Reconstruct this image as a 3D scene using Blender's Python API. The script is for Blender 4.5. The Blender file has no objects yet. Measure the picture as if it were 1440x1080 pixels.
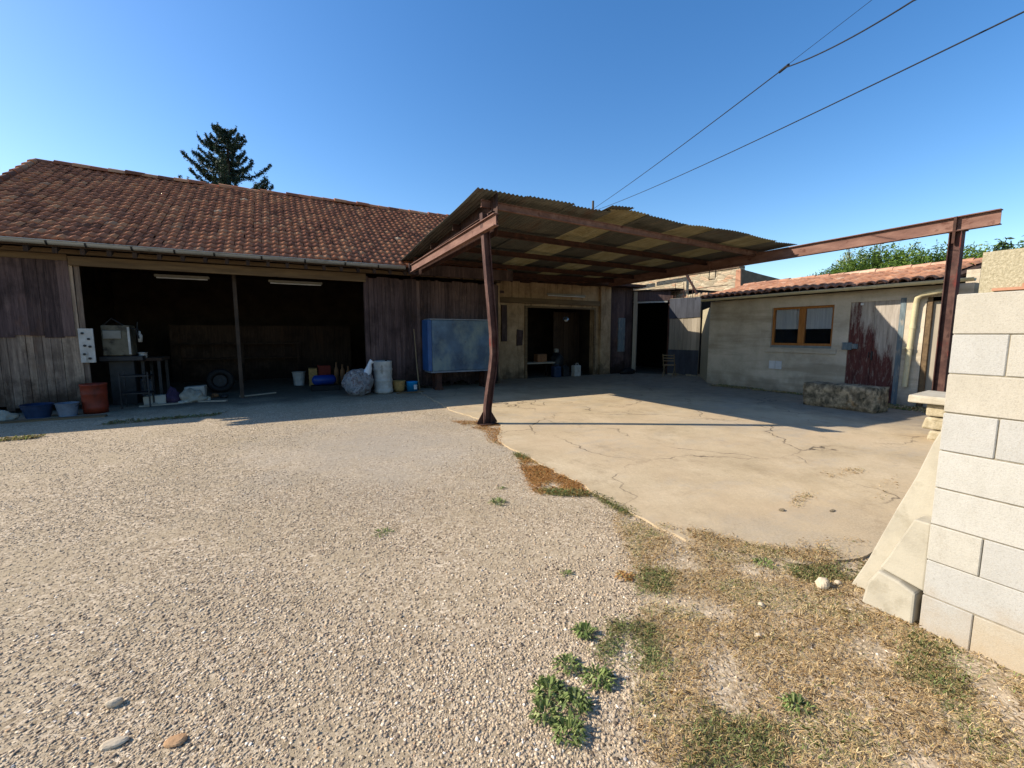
import bpy, math, random
import numpy as np
from mathutils import Vector, Matrix
R = math.radians
rnd = random.Random(7)
nr = np.random.default_rng(7)
SC = bpy.context.scene
COL = SC.collection

# ------------------------------------------------------------------ camera
# world axes: +X runs along the barn front, +Y runs away from the viewer, Z up
cd = bpy.data.cameras.new("camera"); cam = bpy.data.objects.new("camera", cd); COL.objects.link(cam)
cd.sensor_width = 36.0; cd.lens = 36.0 * 609.0 / 1440.0
cd.clip_start = 0.05; cd.clip_end = 3000
cam.location = (0, 0, 1.6); cam.rotation_euler = (R(90 - 6.557), 0, R(-28))
SC.camera = cam
# ------------------------------------------------------------------ world, sun, exposure
w = bpy.data.worlds.new("World"); SC.world = w; w.use_nodes = True
nt = w.node_tree; nt.nodes.clear()
sky = nt.nodes.new('ShaderNodeTexSky'); sky.sky_type = 'NISHITA'; sky.sun_disc = False
EL = 31.7; AZ = math.degrees(math.atan2(-5.06, 2.89))
sky.sun_elevation = R(EL); sky.sun_rotation = R(AZ)
sky.air_density = 1.0; sky.dust_density = 0.5; sky.ozone_density = 1.5
bg = nt.nodes.new('ShaderNodeBackground'); bg.inputs[1].default_value = 0.132
wo = nt.nodes.new('ShaderNodeOutputWorld')
hs = nt.nodes.new('ShaderNodeHueSaturation'); hs.inputs['Saturation'].default_value = 1.34; hs.inputs['Hue'].default_value = .5045
nt.links.new(sky.outputs[0], hs.inputs['Color']); nt.links.new(hs.outputs[0], bg.inputs[0]); nt.links.new(bg.outputs[0], wo.inputs[0])
sd = bpy.data.lights.new("sun", 'SUN'); sd.energy = 5.0; sd.angle = R(0.5); sd.color = (1.0, 0.90, 0.76)
so = bpy.data.objects.new("sun", sd); COL.objects.link(so)
to_sun = Vector((math.sin(R(AZ)) * math.cos(R(EL)), math.cos(R(AZ)) * math.cos(R(EL)), math.sin(R(EL))))
so.rotation_euler = to_sun.to_track_quat('Z', 'Y').to_euler(); so.location = (-20, 12, 20)
SC.view_settings.view_transform = 'Standard'; SC.view_settings.look = 'None'
SC.view_settings.exposure = 0.68; SC.view_settings.gamma = 1.0

# ------------------------------------------------------------------ materials
def lin(c):
    if isinstance(c, str):
        c = tuple(int(c[i:i+2], 16) / 255 for i in (0, 2, 4))
        return tuple(((x + .055) / 1.055) ** 2.4 if x > .04045 else x / 12.92 for x in c) + (1,)
    return tuple(c) + (1,)

# how light or dark each material comes out against its listed swatches
FACTOR = {'gravel_ground': (1.15, 1.12, 1.08), 'pebbles': (1.26, 1.21, 1.16), 'blue_plastic': .5, 'dark_purple_cloth': .6, 'dirty_foam': .8, 'grey_blue_plastic': .8, 'concrete_slab': (1.23, 1.19, 1.13), 'concrete_block': (.88, .90, .97), 'dry_grass_blades': 1.0, 'pebbledash_render': .9,
          'planks_grey': (1.95, 1.85, 1.75), 'planks_dark': (1.75, 1.7, 1.7), 'workshop_render': (1.6, 1.52, 1.5), 'old_roof_tiles': (1.38, 1.3, 1.2), 'clay_barrel_tiles': (.92, .96, 1.0), 'outbuilding_render': (1.3, 1.27, 1.3),
          'rusty_red_steel': .62, 'rusty_beam_steel': 1.0, 'cream_machine_paint': .6, 'mossy_stone': (1.6, 1.45, 1.4), 'footing_concrete': (.74, .77, .84), 'room_shade_black': .5, 'white_label': .8,
          'blue_painted_sheet': (2.0, 1.75, 1.45), 'white_lamp_housing': .5, 'faded_orange_drum': .5, 'corrugated_iron': 1.0, 'dark_rusty_steel': .9}

class NT:
    def __init__(s, name):
        s.m = bpy.data.materials.new(name); s.m.use_nodes = True; s.t = s.m.node_tree
        s.b = s.t.nodes['Principled BSDF']; s.out = s.t.nodes['Material Output']
        s.tc = s.n('ShaderNodeTexCoord').outputs['Object']
    def n(s, k, **kw):
        x = s.t.nodes.new(k)
        for a, v in kw.items(): setattr(x, a, v)
        return x
    def l(s, a, b): s.t.links.new(a, b)
    def co(s, stretch=(1, 1, 1), off=(0, 0, 0)):
        mp = s.n('ShaderNodeMapping'); mp.inputs['Scale'].default_value = stretch
        mp.inputs['Location'].default_value = off; s.l(s.tc, mp.inputs['Vector']); return mp.outputs[0]
    def noise(s, scale, detail=6, rough=.6, stretch=(1, 1, 1), off=(0, 0, 0), dist=0):
        x = s.n('ShaderNodeTexNoise'); x.inputs['Scale'].default_value = scale; x.inputs['Detail'].default_value = detail
        x.inputs['Roughness'].default_value = rough; x.inputs['Distortion'].default_value = dist
        s.l(s.co(stretch, off), x.inputs['Vector']); return x.outputs['Fac']
    def ramp(s, f, cols):
        r = s.n('ShaderNodeValToRGB'); e = r.color_ramp.elements
        while len(e) > 1: e.remove(e[-1])
        e[0].position = cols[0][0]; e[0].color = lin(cols[0][1])
        for p, c in cols[1:]:
            q = e.new(p); q.color = lin(c)
        s.l(f, r.inputs[0]); return r.outputs[0]
    def rng(s, f, a, b, c=0, d=1):
        r = s.n('ShaderNodeMapRange'); r.inputs[1].default_value = a; r.inputs[2].default_value = b
        r.inputs[3].default_value = c; r.inputs[4].default_value = d; s.l(f, r.inputs[0]); return r.outputs[0]
    def mix(s, f, a, b, mode='MIX'):
        x = s.n('ShaderNodeMix', data_type='RGBA', blend_type=mode)
        for v, i in ((f, 0), (a, 6), (b, 7)):
            if isinstance(v, (int, float)): x.inputs[i].default_value = v
            elif isinstance(v, (str, tuple)): x.inputs[i].default_value = lin(v)
            else: s.l(v, x.inputs[i])
        return x.outputs[2]
    def math(s, op, a, b=None):
        x = s.n('ShaderNodeMath', operation=op)
        for i, v in enumerate((a, b)):
            if v is None: continue
            if isinstance(v, (int, float)): x.inputs[i].default_value = v
            else: s.l(v, x.inputs[i])
        return x.outputs[0]
    def tint(s):
        a = s.n('ShaderNodeAttribute'); a.attribute_name = 'tint'; return a.outputs['Fac']
    def vor(s, scale, feat='F1', out='Distance', stretch=(1, 1, 1)):
        v = s.n('ShaderNodeTexVoronoi', feature=feat); v.inputs['Scale'].default_value = scale
        s.l(s.co(stretch), v.inputs['Vector']); return v.outputs[out]
    def sep(s, ax):
        x = s.n('ShaderNodeSeparateXYZ'); s.l(s.tc, x.inputs[0]); return x.outputs[ax]
    def bump(s, h, strength=.5, dist=.01, prev=None):
        x = s.n('ShaderNodeBump'); x.inputs['Strength'].default_value = strength; x.inputs['Distance'].default_value = dist
        s.l(h, x.inputs['Height'])
        if prev is not None: s.l(prev, x.inputs['Normal'])
        return x.outputs[0]
    def fin(s, col, rough=.85, normal=None, metal=0, spec=.3):
        if s.m.name in FACTOR: k = FACTOR[s.m.name]; col = s.mix(1.0, col, (k, k, k) if not isinstance(k, tuple) else k, 'MULTIPLY')
        if isinstance(col, (str, tuple)): s.b.inputs['Base Color'].default_value = lin(col)
        else: s.l(col, s.b.inputs['Base Color'])
        if isinstance(rough, (int, float)): s.b.inputs['Roughness'].default_value = rough
        else: s.l(rough, s.b.inputs['Roughness'])
        s.b.inputs['Metallic'].default_value = metal; s.b.inputs['Specular IOR Level'].default_value = spec
        if normal is not None: s.l(normal, s.b.inputs['Normal'])
        return s.m

def M(name, cols, scale=4, rough=.85, bump=.4, bscale=30, bdist=.004, stretch=(1, 1, 1), tintc=None, tf=.5, spots=(), metal=0, spec=.3, detail=8):
    s = NT(name)
    c = s.ramp(s.noise(scale, detail, .65, stretch), cols)
    if tintc: c = s.mix(tf, c, s.ramp(s.tint(), tintc))
    for k, (sc, sscale, lo, hi, st) in enumerate(spots):
        c = s.mix(s.rng(s.noise(sscale, 7, .65, st, (3.1 * k + 5, 7.7, 1.3 * k)), lo, hi), c, sc)
    nrm = s.bump(s.noise(bscale, 5, .6, stretch), bump, bdist) if bump else None
    return s.fin(c, rough, nrm, metal, spec)

MT = {}
def build_materials():
    # gravel ground
    s = NT('gravel_ground')
    v = s.vor(70, 'F1', 'Color'); x = s.n('ShaderNodeSeparateColor'); s.l(v, x.inputs[0])
    stone = s.ramp(x.outputs[0], [(0, '695c4a'), (.25, '8f816c'), (.5, 'a39580'), (.8, 'b5a791'), (1, 'c9bda9')])
    v2 = s.vor(26, 'F1', 'Color'); x2 = s.n('ShaderNodeSeparateColor'); s.l(v2, x2.inputs[0])
    stone2 = s.ramp(x2.outputs[0], [(0, '74674f'), (.4, '97886f'), (.8, 'a99a82'), (1, 'c2b59f')])
    c = s.mix(s.rng(s.noise(9, 3), .35, .65, 0, .55), stone, stone2)
    dust = s.ramp(s.noise(14, 8, .7), [(.3, '95886f'), (.7, 'b3a58d')])
    dm = s.rng(s.noise(.9, 9, .75), .46, .62, .0, .85)
    c = s.mix(dm, c, s.mix(s.rng(s.noise(110, 4, .8), .35, .7, 0, .55), dust, '6f6350'))
    # grey worn packed area near the slab edge
    gx = s.n('ShaderNodeVectorMath', operation='DISTANCE'); s.l(s.co((1, .8, 1)), gx.inputs[0]); gx.inputs[1].default_value = (1.3, 5.2, 0)
    gm = s.rng(s.math('ADD', gx.outputs['Value'], s.rng(s.noise(1.6, 8, .75), .3, .7, -1, 1)), 2.4, .3, 0, .7)
    c = s.mix(gm, c, s.ramp(s.noise(25, 8, .75), [(.3, '7f7a71'), (.7, '9f988c')]))
    # tone drift
    c = s.mix(s.rng(s.noise(.35, 5, .6, (1, 1, 1), (9, 2, 0)), .35, .7, 0, .5), c, s.mix(.3, c, 'b5a58c', 'MULTIPLY'))
    c = s.mix(s.rng(s.noise(1.7, 10, .8, (1, 1, 1), (2, 8, 0)), .6, .75, 0, .35), c, '6f6553')
    # darker floor tone towards and inside the barn
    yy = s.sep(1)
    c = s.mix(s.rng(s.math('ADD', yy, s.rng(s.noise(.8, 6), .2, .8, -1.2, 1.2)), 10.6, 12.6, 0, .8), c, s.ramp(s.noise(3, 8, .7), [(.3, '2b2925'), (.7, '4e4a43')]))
    d1 = s.vor(70); d2 = s.vor(26)
    h = s.math('ADD', s.math('MULTIPLY', d1, -.6), s.math('MULTIPLY', d2, -.7))
    nb = s.bump(h, .35, .007, s.bump(s.noise(2.5, 8, .7), .35, .04))
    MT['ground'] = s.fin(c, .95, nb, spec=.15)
    # concrete slab
    s = NT('concrete_slab')
    c = s.ramp(s.noise(1.1, 10, .7), [(.3, '96876c'), (.5, 'a99a7f'), (.7, 'b6a88e')])
    c = s.mix(s.rng(s.noise(38, 6, .8), .4, .75, 0, .55), c, '857763')
    c = s.mix(s.rng(s.noise(.55, 8, .65, (1, 1, 1), (4, 4, 4)), .42, .62, 0, .55), c, 'a8967c')
    c = s.mix(s.rng(s.noise(2.3, 12, .8, (1, .6, 1), (1, 9, 4)), .54, .72, 0, .7), c, '7b6d57')
    c = s.mix(s.rng(s.noise(.8, 12, .8, (.6, 1, 1), (11, 2, 4)), .5, .66, 0, .6), c, '8f8a80')
    c = s.mix(s.rng(s.math('ADD', s.math('ADD', s.math('MULTIPLY', s.sep(1), 1.0), s.math('MULTIPLY', s.sep(0), .15)), s.rng(s.noise(2, 8, .75, (1, 1, 1), (3, 3, 9)), .3, .7, -.5, .5)), 2.9, 2.0, 0, .75), c, s.ramp(s.noise(60, 6, .8), [(.3, '6f6350'), (.7, 'b3a68f')]))
    c = s.mix(s.rng(s.noise(9, 8, .8, (1, 1, 1), (5, 9, 4)), .64, .78, 0, .8), c, '544636')
    # cracks
    wv = s.n('ShaderNodeVectorMath', operation='ADD'); sc_ = s.n('ShaderNodeVectorMath', operation='SCALE')
    nn = s.n('ShaderNodeTexNoise'); nn.inputs['Scale'].default_value = 1.5; nn.inputs['Detail'].default_value = 7; s.l(s.tc, nn.inputs['Vector'])
    s.l(nn.outputs['Color'], sc_.inputs[0]); sc_.inputs['Scale'].default_value = .9
    s.l(s.tc, wv.inputs[0]); s.l(sc_.outputs[0], wv.inputs[1])
    cv = s.n('ShaderNodeTexVoronoi', feature='DISTANCE_TO_EDGE'); cv.inputs['Scale'].default_value = .42; s.l(wv.outputs[0], cv.inputs['Vector'])
    gate = s.rng(s.noise(.9, 3, .5, (1, 1, 1), (7, 3, 1)), .42, .58)
    crack = s.math('MULTIPLY', s.rng(cv.outputs['Distance'], .002, .007, .8, 0), gate)
    dirt = s.math('MULTIPLY', s.rng(cv.outputs['Distance'], .0, .06, .45, 0), s.rng(s.noise(6, 8, .8), .5, .7))
    c = s.mix(dirt, c, '5d4d38'); c = s.mix(crack, c, '37302a')
    c = s.mix(s.rng(s.noise(1.4, 12, .85, (.5, 1.6, 1), (14, 6, 2)), .57, .70, 0, .5), c, '7d6c54')
    # darker mottled tone towards the walls
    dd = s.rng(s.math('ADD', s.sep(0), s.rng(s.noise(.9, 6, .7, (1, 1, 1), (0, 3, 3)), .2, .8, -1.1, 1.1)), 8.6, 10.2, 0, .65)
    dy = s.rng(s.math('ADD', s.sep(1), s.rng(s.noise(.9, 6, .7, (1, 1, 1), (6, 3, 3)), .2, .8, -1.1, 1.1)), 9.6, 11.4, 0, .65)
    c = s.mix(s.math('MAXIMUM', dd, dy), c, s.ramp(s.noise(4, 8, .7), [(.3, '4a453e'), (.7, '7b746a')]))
    nb = s.bump(s.math('SUBTRACT', s.noise(45, 6, .7), crack), .35, .006, s.bump(s.noise(1.2, 5), .3, .05))
    MT['slab'] = s.fin(c, .9, nb, spec=.2)
    # concrete blocks
    s = NT('concrete_block')
    c = s.ramp(s.noise(2.5, 9, .7), [(.3, 'a09b8b'), (.55, 'b2ad9d'), (.75, 'c0bbac')])
    c = s.mix(.55, c, s.ramp(s.tint(), [(0, 'aaa79e'), (.35, 'bfbcb2'), (.7, 'bbb4a2'), (1, 'b5a88e')]))
    c = s.mix(s.rng(s.noise(120, 4, .8), .5, .75, 0, .5), c, '7d7565')
    c = s.mix(s.rng(s.noise(6, 8, .8, (1, 1, .4), (3, 1, 2)), .6, .75, 0, .35), c, '857a62')
    c = s.mix(s.rng(s.math('ADD', s.sep(2), s.rng(s.noise(5, 6), .3, .7, -.12, .12)), .28, .0, 0, .5), c, 'a98f68')
    c = s.mix(s.rng(s.noise(1.6, 10, .8, (1, 1, .5), (7, 1, 2)), .5, .72, 0, .4), c, '8f8a78')
    MT['block'] = s.fin(c, .95, s.bump(s.noise(150, 4, .8), .5, .004, s.bump(s.noise(12, 4), .3, .006)), spec=.15)
    MT['block_joint'] = M('mortar_joint', [(.3, '6f6757'), (.7, '9a917e')], 20)
    MT['footing'] = M('footing_concrete', [(.3, 'aaa089'), (.5, 'bdb299'), (.75, 'c9bea4')], 3, bscale=90, spots=[('a0957c', 5, .55, .7, (1, 1, 1))])
    MT['pebbledash'] = M('pebbledash_render', [(.3, '8d8468'), (.5, 'a59b80'), (.7, 'bdb398')], 45, bscale=60, bump=.8, bdist=.01)
    # outbuilding render
    s = NT('outbuilding_render')
    c = s.ramp(s.noise(1.4, 9, .7), [(.3, '8c8370'), (.5, 'a39a86'), (.72, 'b5ab97')])
    c = s.mix(s.rng(s.noise(1.1, 5, .6, (.3, .3, 3.2), (4, 4, 4)), .5, .66, 0, .55), c, '736955')
    c = s.mix(s.rng(s.noise(3, 9, .8, (1, 1, .6), (1, 7, 4)), .58, .72, 0, .6), c, 'bcb4a2')
    c = s.mix(s.rng(s.noise(60, 5, .8), .5, .75, 0, .35), c, '5d5647')
    c = s.mix(s.rng(s.math('ADD', s.sep(2), s.rng(s.noise(3, 6), .3, .7, -.2, .2)), .45, .0, 0, .55), c, '4e483c')
    MT['render'] = s.fin(c, .95, s.bump(s.noise(30, 8, .75), .6, .012), spec=.15)
    # workshop render, yellowish and stained
    s = NT('workshop_render')
    c = s.ramp(s.noise(1.8, 9, .7), [(.3, '5a4b39'), (.5, '7b6a52'), (.72, '96846a')])
    c = s.mix(s.rng(s.noise(3, 6, .7, (2.2, 2.2, .22), (4, 4, 4)), .52, .68, 0, .75), c, '33291d')
    c = s.mix(s.rng(s.noise(5, 9, .8, (1, 1, 1), (1, 7, 4)), .58, .72, 0, .6), c, '8c6a52')
    c = s.mix(s.rng(s.math('ADD', s.sep(2), s.rng(s.noise(3, 6), .3, .7, -.3, .3)), .5, .05, 0, .75), c, '2c261e')
    MT['workshop'] = s.fin(c, .95, s.bump(s.noise(25, 8, .75), .6, .012), spec=.15)
    # rubble stone in sun
    s = NT('rubble_stone')
    v = s.vor(5, 'F1', 'Color', (1, .6, 2.4)); x = s.n('ShaderNodeSeparateColor'); s.l(v, x.inputs[0])
    c = s.ramp(x.outputs[0], [(0, '8c7f68'), (.4, 'a5977e'), (.7, 'b6a88e'), (1, 'a47e62')])
    e = s.n('ShaderNodeTexVoronoi', feature='DISTANCE_TO_EDGE'); e.inputs['Scale'].default_value = 5; s.l(s.co((1, .6, 2.4)), e.inputs['Vector'])
    c = s.mix(s.rng(e.outputs['Distance'], 0, .09, .8, 0), c, '7b6f5a')
    c = s.mix(s.rng(s.noise(3, 8), .5, .7, 0, .5), c, '8a8372')
    MT['stone'] = s.fin(c, .95, s.bump(e.outputs['Distance'], .6, .05, s.bump(s.noise(30, 6), .5, .01)))
    MT['stone_shade'] = M('shaded_gable_stone', [(.3, '5d4d3e'), (.7, '83705c')], 3, bscale=20)  # darker copy of the stone: the gable's shade is put into its colour
    # weathered planks
    def plank(name, dark, mid, light, base, basef=.8, mid2=None):
        s = NT(name)
        c = s.ramp(s.noise(3, 8, .7, (6, 6, .35)), [(.28, dark), (.5, mid), (.75, light)])
        c = s.mix(.45, c, s.ramp(s.tint(), [(0, dark), (.5, mid2 or mid), (1, light)]))
        c = s.mix(s.rng(s.noise(14, 6, .7, (5, 5, .25)), .5, .7, 0, .6), c, dark)
        c = s.mix(s.rng(s.noise(2, 8, .7, (1, 1, .5), (2, 2, 8)), .55, .7, 0, .5), c, '4a3321')
        c = s.mix(s.rng(s.noise(3.2, 8, .75, (3, 3, .4), (5, 1, 3)), .56, .7, 0, .55), c, light)
        c = s.mix(s.rng(s.noise(1.1, 6, .7, (1, 1, .8), (9, 4, 3)), .5, .62, 0, .55), c, dark)
        c = s.mix(s.rng(s.math('ADD', s.sep(2), s.rng(s.noise(2.5, 7, .7), .3, .7, -.5, .5)), .75, .2, 0, basef), c, base)
        MT[name] = s.fin(c, .92, s.bump(s.noise(12, 6, .7, (6, 6, .3)), .7, .006), spec=.15)
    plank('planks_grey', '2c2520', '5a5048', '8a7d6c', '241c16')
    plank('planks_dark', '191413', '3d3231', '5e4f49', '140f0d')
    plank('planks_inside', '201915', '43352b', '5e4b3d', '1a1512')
    # upper grey band on the left door
    MT['dark_wall'] = M('dark_brown_wall', [(.3, '2a231d'), (.7, '4e4033')], 2, bscale=10)  # dark brown mottle for inner walls
    MT['beam_wood'] = M('old_beam_wood', [(.3, '3b2f22'), (.5, '5f4d37'), (.75, '7c6748')], 3, stretch=(.4, 5, 5), bscale=12, tintc=[(0, '4a3b2a'), (1, '7a6548')], tf=.3)
    # old terracotta tiles
    s = NT('old_roof_tiles')
    c = s.ramp(s.tint(), [(0, '5a3a2c'), (.2, '7c4c38'), (.45, '915c43'), (.62, '9c6647'), (.8, 'ac7a58'), (.93, '8f6850'), (1, 'bd9a7c')])
    c = s.mix(s.rng(s.noise(4, 9, .75), .45, .7, 0, .5), c, '5d4a40')
    c = s.mix(s.rng(s.noise(11, 8, .8, (1, 1, 1), (5, 1, 1)), .58, .7, 0, .75), c, '32241f')
    c = s.mix(s.rng(s.noise(1.3, 7, .8, (1, 1, 1), (8, 1, 3)), .61, .69, 0, .55), c, 'a0662c')
    c = s.mix(s.rng(s.noise(7, 8, .8, (1, 1, 1), (2, 5, 7)), .64, .74, 0, .6), c, '93876c')
    MT['tile'] = s.fin(c, .9, s.bump(s.noise(60, 5, .7), .4, .005), spec=.2)
    s = NT('clay_barrel_tiles')
    c = s.ramp(s.tint(), [(0, '8a5f4a'), (.3, '9f7259'), (.6, 'b08064'), (.8, 'be9578'), (1, 'ccac90')])
    c = s.mix(s.rng(s.noise(5, 8, .75), .45, .7, 0, .6), c, '7d5c47')
    c = s.mix(s.rng(s.noise(12, 8, .8, (1, 1, 1), (5, 1, 1)), .62, .75, 0, .6), c, '4c3d33')
    MT['tile_barrel'] = s.fin(c, .9, s.bump(s.noise(60, 5, .7), .4, .005), spec=.2)
    MT['zinc'] = M('zinc_gutter', [(.3, '77776f'), (.5, '90908a'), (.75, 'a2a298')], 3, rough=.55, metal=.25, bump=.15, bscale=20, stretch=(.4, 3, 3), spots=[('5e5a50', 6, .58, .72, (.4, 1, 1))])
    MT['pvc'] = M('cream_plastic_gutter', [(.3, 'b5a984'), (.7, 'c6bb98')], 4, rough=.5, bump=.1, spots=[('8b8066', 8, .6, .75, (1, 1, 1))])
    MT['rust'] = M('rusty_red_steel', [(.25, '35211d'), (.45, '51332c'), (.62, '6b4c42'), (.8, '87695e')], 5, rough=.75, bump=.4, bscale=60, stretch=(1, 1, 1), spots=[('3a1d16', 9, .55, .7, (1, 1, .6)), ('7a2f25', 3, .6, .7, (1, 1, 1))])
    MT['rust_beam'] = M('rusty_beam_steel', [(.25, '543a30'), (.5, '705145'), (.75, '8a6b5c')], 3, rough=.8, bump=.35, bscale=50, stretch=(2, .5, 2), spots=[('4c2a1e', 7, .57, .7, (1, .6, 1))])
    MT['rust_dark'] = M('dark_rusty_steel', [(.3, '2a1a14'), (.6, '4a2e22'), (.8, '6a4734')], 6, rough=.8, bscale=50)
    s = NT('corrugated_iron')
    c = s.ramp(s.noise(2.2, 9, .7, (1.5, .5, 1)), [(.3, '3b3a35'), (.5, '55534a'), (.7, '6f6b5f')])
    c = s.mix(s.rng(s.noise(1.6, 8, .75, (2, .35, 1), (3, 3, 3)), .52, .68, 0, .8), c, '5a3a26')
    c = s.mix(.25, c, s.ramp(s.tint(), [(0, '2f3230'), (1, '6e6b60')]))
    MT['iron'] = s.fin(c, .7, s.bump(s.noise(30, 5), .2, .003), .15)
    MT['dark_sheet'] = M('dark_grey_sheet', [(.3, '2e3036'), (.7, '474a52')], 4, bscale=20, stretch=(1, 1, .3))
    MT['pale_sheet'] = M('pale_timber', [(.3, '7b7264'), (.7, 'a99e8a')], 3, stretch=(4, 4, .4), bscale=12, tintc=[(0, '6b6254'), (1, 'b5aa97')], tf=.5)
    # yellow fibreglass: translucent
    s = NT('yellow_fibreglass')
    c = s.ramp(s.noise(4, 8, .7, (2, .4, 1)), [(.3, '8f8462'), (.55, 'a99d7c'), (.8, 'beb394')])
    c = s.mix(s.rng(s.noise(2, 8, .8, (1, .3, 1), (4, 1, 1)), .55, .72, 0, .7), c, '7a6436')
    tr = s.n('ShaderNodeBsdfTranslucent'); s.l(c, tr.inputs[0])
    df = s.n('ShaderNodeBsdfDiffuse'); s.l(c, df.inputs[0])
    mx = s.n('ShaderNodeMixShader'); mx.inputs[0].default_value = .45
    s.l(df.outputs[0], mx.inputs[1]); s.l(tr.outputs[0], mx.inputs[2]); s.l(mx.outputs[0], s.out.inputs[0])
    MT['fibre'] = s.m
    # peeling red door
    s = NT('peeling_red_paint')
    wood = s.ramp(s.noise(4, 8, .7, (5, 5, .4)), [(.3, '7d756b'), (.6, 'a59c90'), (.8, 'c2b8a9')])
    red = s.ramp(s.noise(3, 7, .7, (4, 4, .4)), [(.3, '3a1a16'), (.6, '582f29'), (.8, '7a5248')])
    gr_ = s.math('ADD', s.math('MULTIPLY', s.sep(1), .42), s.math('MULTIPLY', s.sep(2), -.26))
    f = s.math('ADD', s.noise(2.6, 9, .75, (2.5, 2.5, .55)), s.math('ADD', gr_, 1.06))
    mask = s.math('MULTIPLY', s.rng(f, .46, .60), s.rng(s.noise(9, 8, .8, (3, 3, .5), (2, 5, 1)), .30, .48, .25, 1))
    c = s.mix(mask, wood, red)
    MT['door_peel'] = s.fin(c, .8, s.bump(mask, .5, .003, s.bump(s.noise(12, 6, .7, (6, 6, .3)), .6, .005)))
    MT['blue_paint_old'] = M('old_grey_blue_paint', [(.3, '4a555a'), (.7, '6f7c80')], 6, bscale=25, stretch=(3, 3, .5), spots=[('8c857a', 7, .55, .65, (2, 2, .5))])
    MT['window_wood'] = M('orange_varnished_wood', [(.3, '82501f'), (.6, '9c6530'), (.8, 'b07a42')], 5, rough=.5, stretch=(4, 4, .6), bump=.2, bscale=20)
    MT['grey_frame'] = M('grey_window_rail', [(.3, '666a68'), (.7, '84877f')], 5)
    s = NT('window_glass'); s.b.inputs['Base Color'].default_value = (.02, .025, .03, 1)
    MT['glass'] = s.fin((.012, .015, .018), .04, None, 0, .8)
    s.b.inputs['Alpha'].default_value = .22
    MT['curtain'] = M('pale_curtain', [(.3, 'c8d0d2'), (.7, 'f0f4f4')], 3, stretch=(1, 9, .3), bscale=6, bdist=.02)
    MT['room'] = M('room_shade_black', [(.3, '0c0c0c'), (.7, '1c1a18')], 2, bump=0)
    MT['blue_panel'] = M('blue_painted_sheet', [(.3, '1d2c3f'), (.5, '2a3f58'), (.7, '3a536e')], 1.6, rough=.5, bscale=8, bdist=.01, spots=[('4b5d66', 1.4, .45, .62, (1, 1, .6)), ('2b2f35', 9, .6, .75, (1, 1, 1))])
    MT['blue_side'] = M('bright_blue_sheet', [(.3, '1c4070'), (.7, '2b5688')], 3, rough=.45, bump=.1)
    MT['white_plastic'] = M('dirty_white_plastic', [(.3, '8d8b84'), (.6, 'b1afa8'), (.8, 'c6c4bd')], 4, rough=.5, bump=.1, spots=[('6b675c', 5, .55, .72, (1, 1, .6))])
    MT['white_vent'] = M('white_vent_plastic', [(.3, 'c4c6c8'), (.7, 'd8dadc')], 4, rough=.4, bump=0)
    MT['grey_plastic'] = M('grey_blue_plastic', [(.3, '5b6470'), (.7, '8a929c')], 4, rough=.5, bump=.1)
    MT['navy_plastic'] = M('navy_plastic', [(.3, '16233a'), (.7, '273a57')], 4, rough=.45, bump=.1)
    MT['blue_plastic'] = M('blue_plastic', [(.3, '123a8c'), (.7, '1c50b4')], 4, rough=.4, bump=.1)
    MT['cyan_plastic'] = M('bright_blue_bin_plastic', [(.3, '1271a8'), (.7, '1a8ecb')], 4, rough=.4, bump=.1)
    MT['orange_plastic'] = M('faded_orange_drum', [(.3, '8c3418'), (.6, 'a9452a'), (.8, 'b9583a')], 3, rough=.6, bump=.2, spots=[('5c2a1c', 4, .5, .7, (1, 1, .6))])
    MT['wicker'] = M('straw_wicker', [(.3, '7d6238'), (.7, 'b08e57')], 30, bscale=60, bump=.9)
    s = NT('clear_rubbish_bag')
    c = s.ramp(s.noise(5, 8, .75, dist=1.2), [(.3, '303234'), (.42, '6d6f72'), (.5, 'a4a6a8'), (.58, '5d4840'), (.64, '8e9094'), (.75, 'c6c8ca')])
    c = s.mix(s.rng(s.noise(12, 6, .7, (1, 1, 1), (3, 3, 3)), .58, .66, 0, .8), c, '8c3f36')
    MT['bag'] = s.fin(c, .28, s.bump(s.noise(9, 7, .7, dist=2.5), 1, .08), spec=.6)
    MT['label_white'] = M('white_label', [(.3, 'c9ccd0'), (.7, 'e2e4e6')], 4, bump=0)
    MT['black_rubber'] = M('black_rubber', [(.3, '0c0c0c'), (.7, '1c1c1c')], 8, rough=.7)
    MT['dark_metal'] = M('dark_machine_metal', [(.3, '1c1e1f'), (.7, '34373a')], 4, rough=.5, metal=.4)
    MT['cream_paint'] = M('cream_machine_paint', [(.3, '6c6552'), (.7, '8d866f')], 5, rough=.6, spots=[('3d382d', 5, .48, .66, (1, 1, 1))])
    MT['foam'] = M('dirty_foam', [(.3, 'a09c90'), (.7, 'c2beb0')], 5, bscale=40)
    MT['brown_card'] = M('brown_cardboard', [(.3, '6d4a30'), (.7, '8e6542')], 5)
    MT['red_box'] = M('dull_red_plastic', [(.3, '5d2018'), (.7, '7c3326')], 5)
    MT['cloth'] = M('dirty_cloth', [(.3, '7c7768'), (.7, 'a39d8d')], 5, bscale=10, bdist=.03, bump=.8)
    MT['purple'] = M('dark_purple_cloth', [(.3, '2a1c33'), (.6, '4c3a58'), (.8, '85808c')], 9, bscale=14, bdist=.03)
    MT['chrome'] = M('bright_metal', [(.3, 'a0a4a8'), (.7, 'd0d4d8')], 5, rough=.25, metal=.9, bump=0)
    MT['lamp_white'] = M('white_lamp_housing', [(.3, '9c988a'), (.7, 'b9b5a6')], 4, rough=.5, bump=.1)
    MT['chair_wood'] = M('pale_chair_wood', [(.3, '6a5a42'), (.7, '8f7d60')], 6, stretch=(3, 3, .5))
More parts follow.
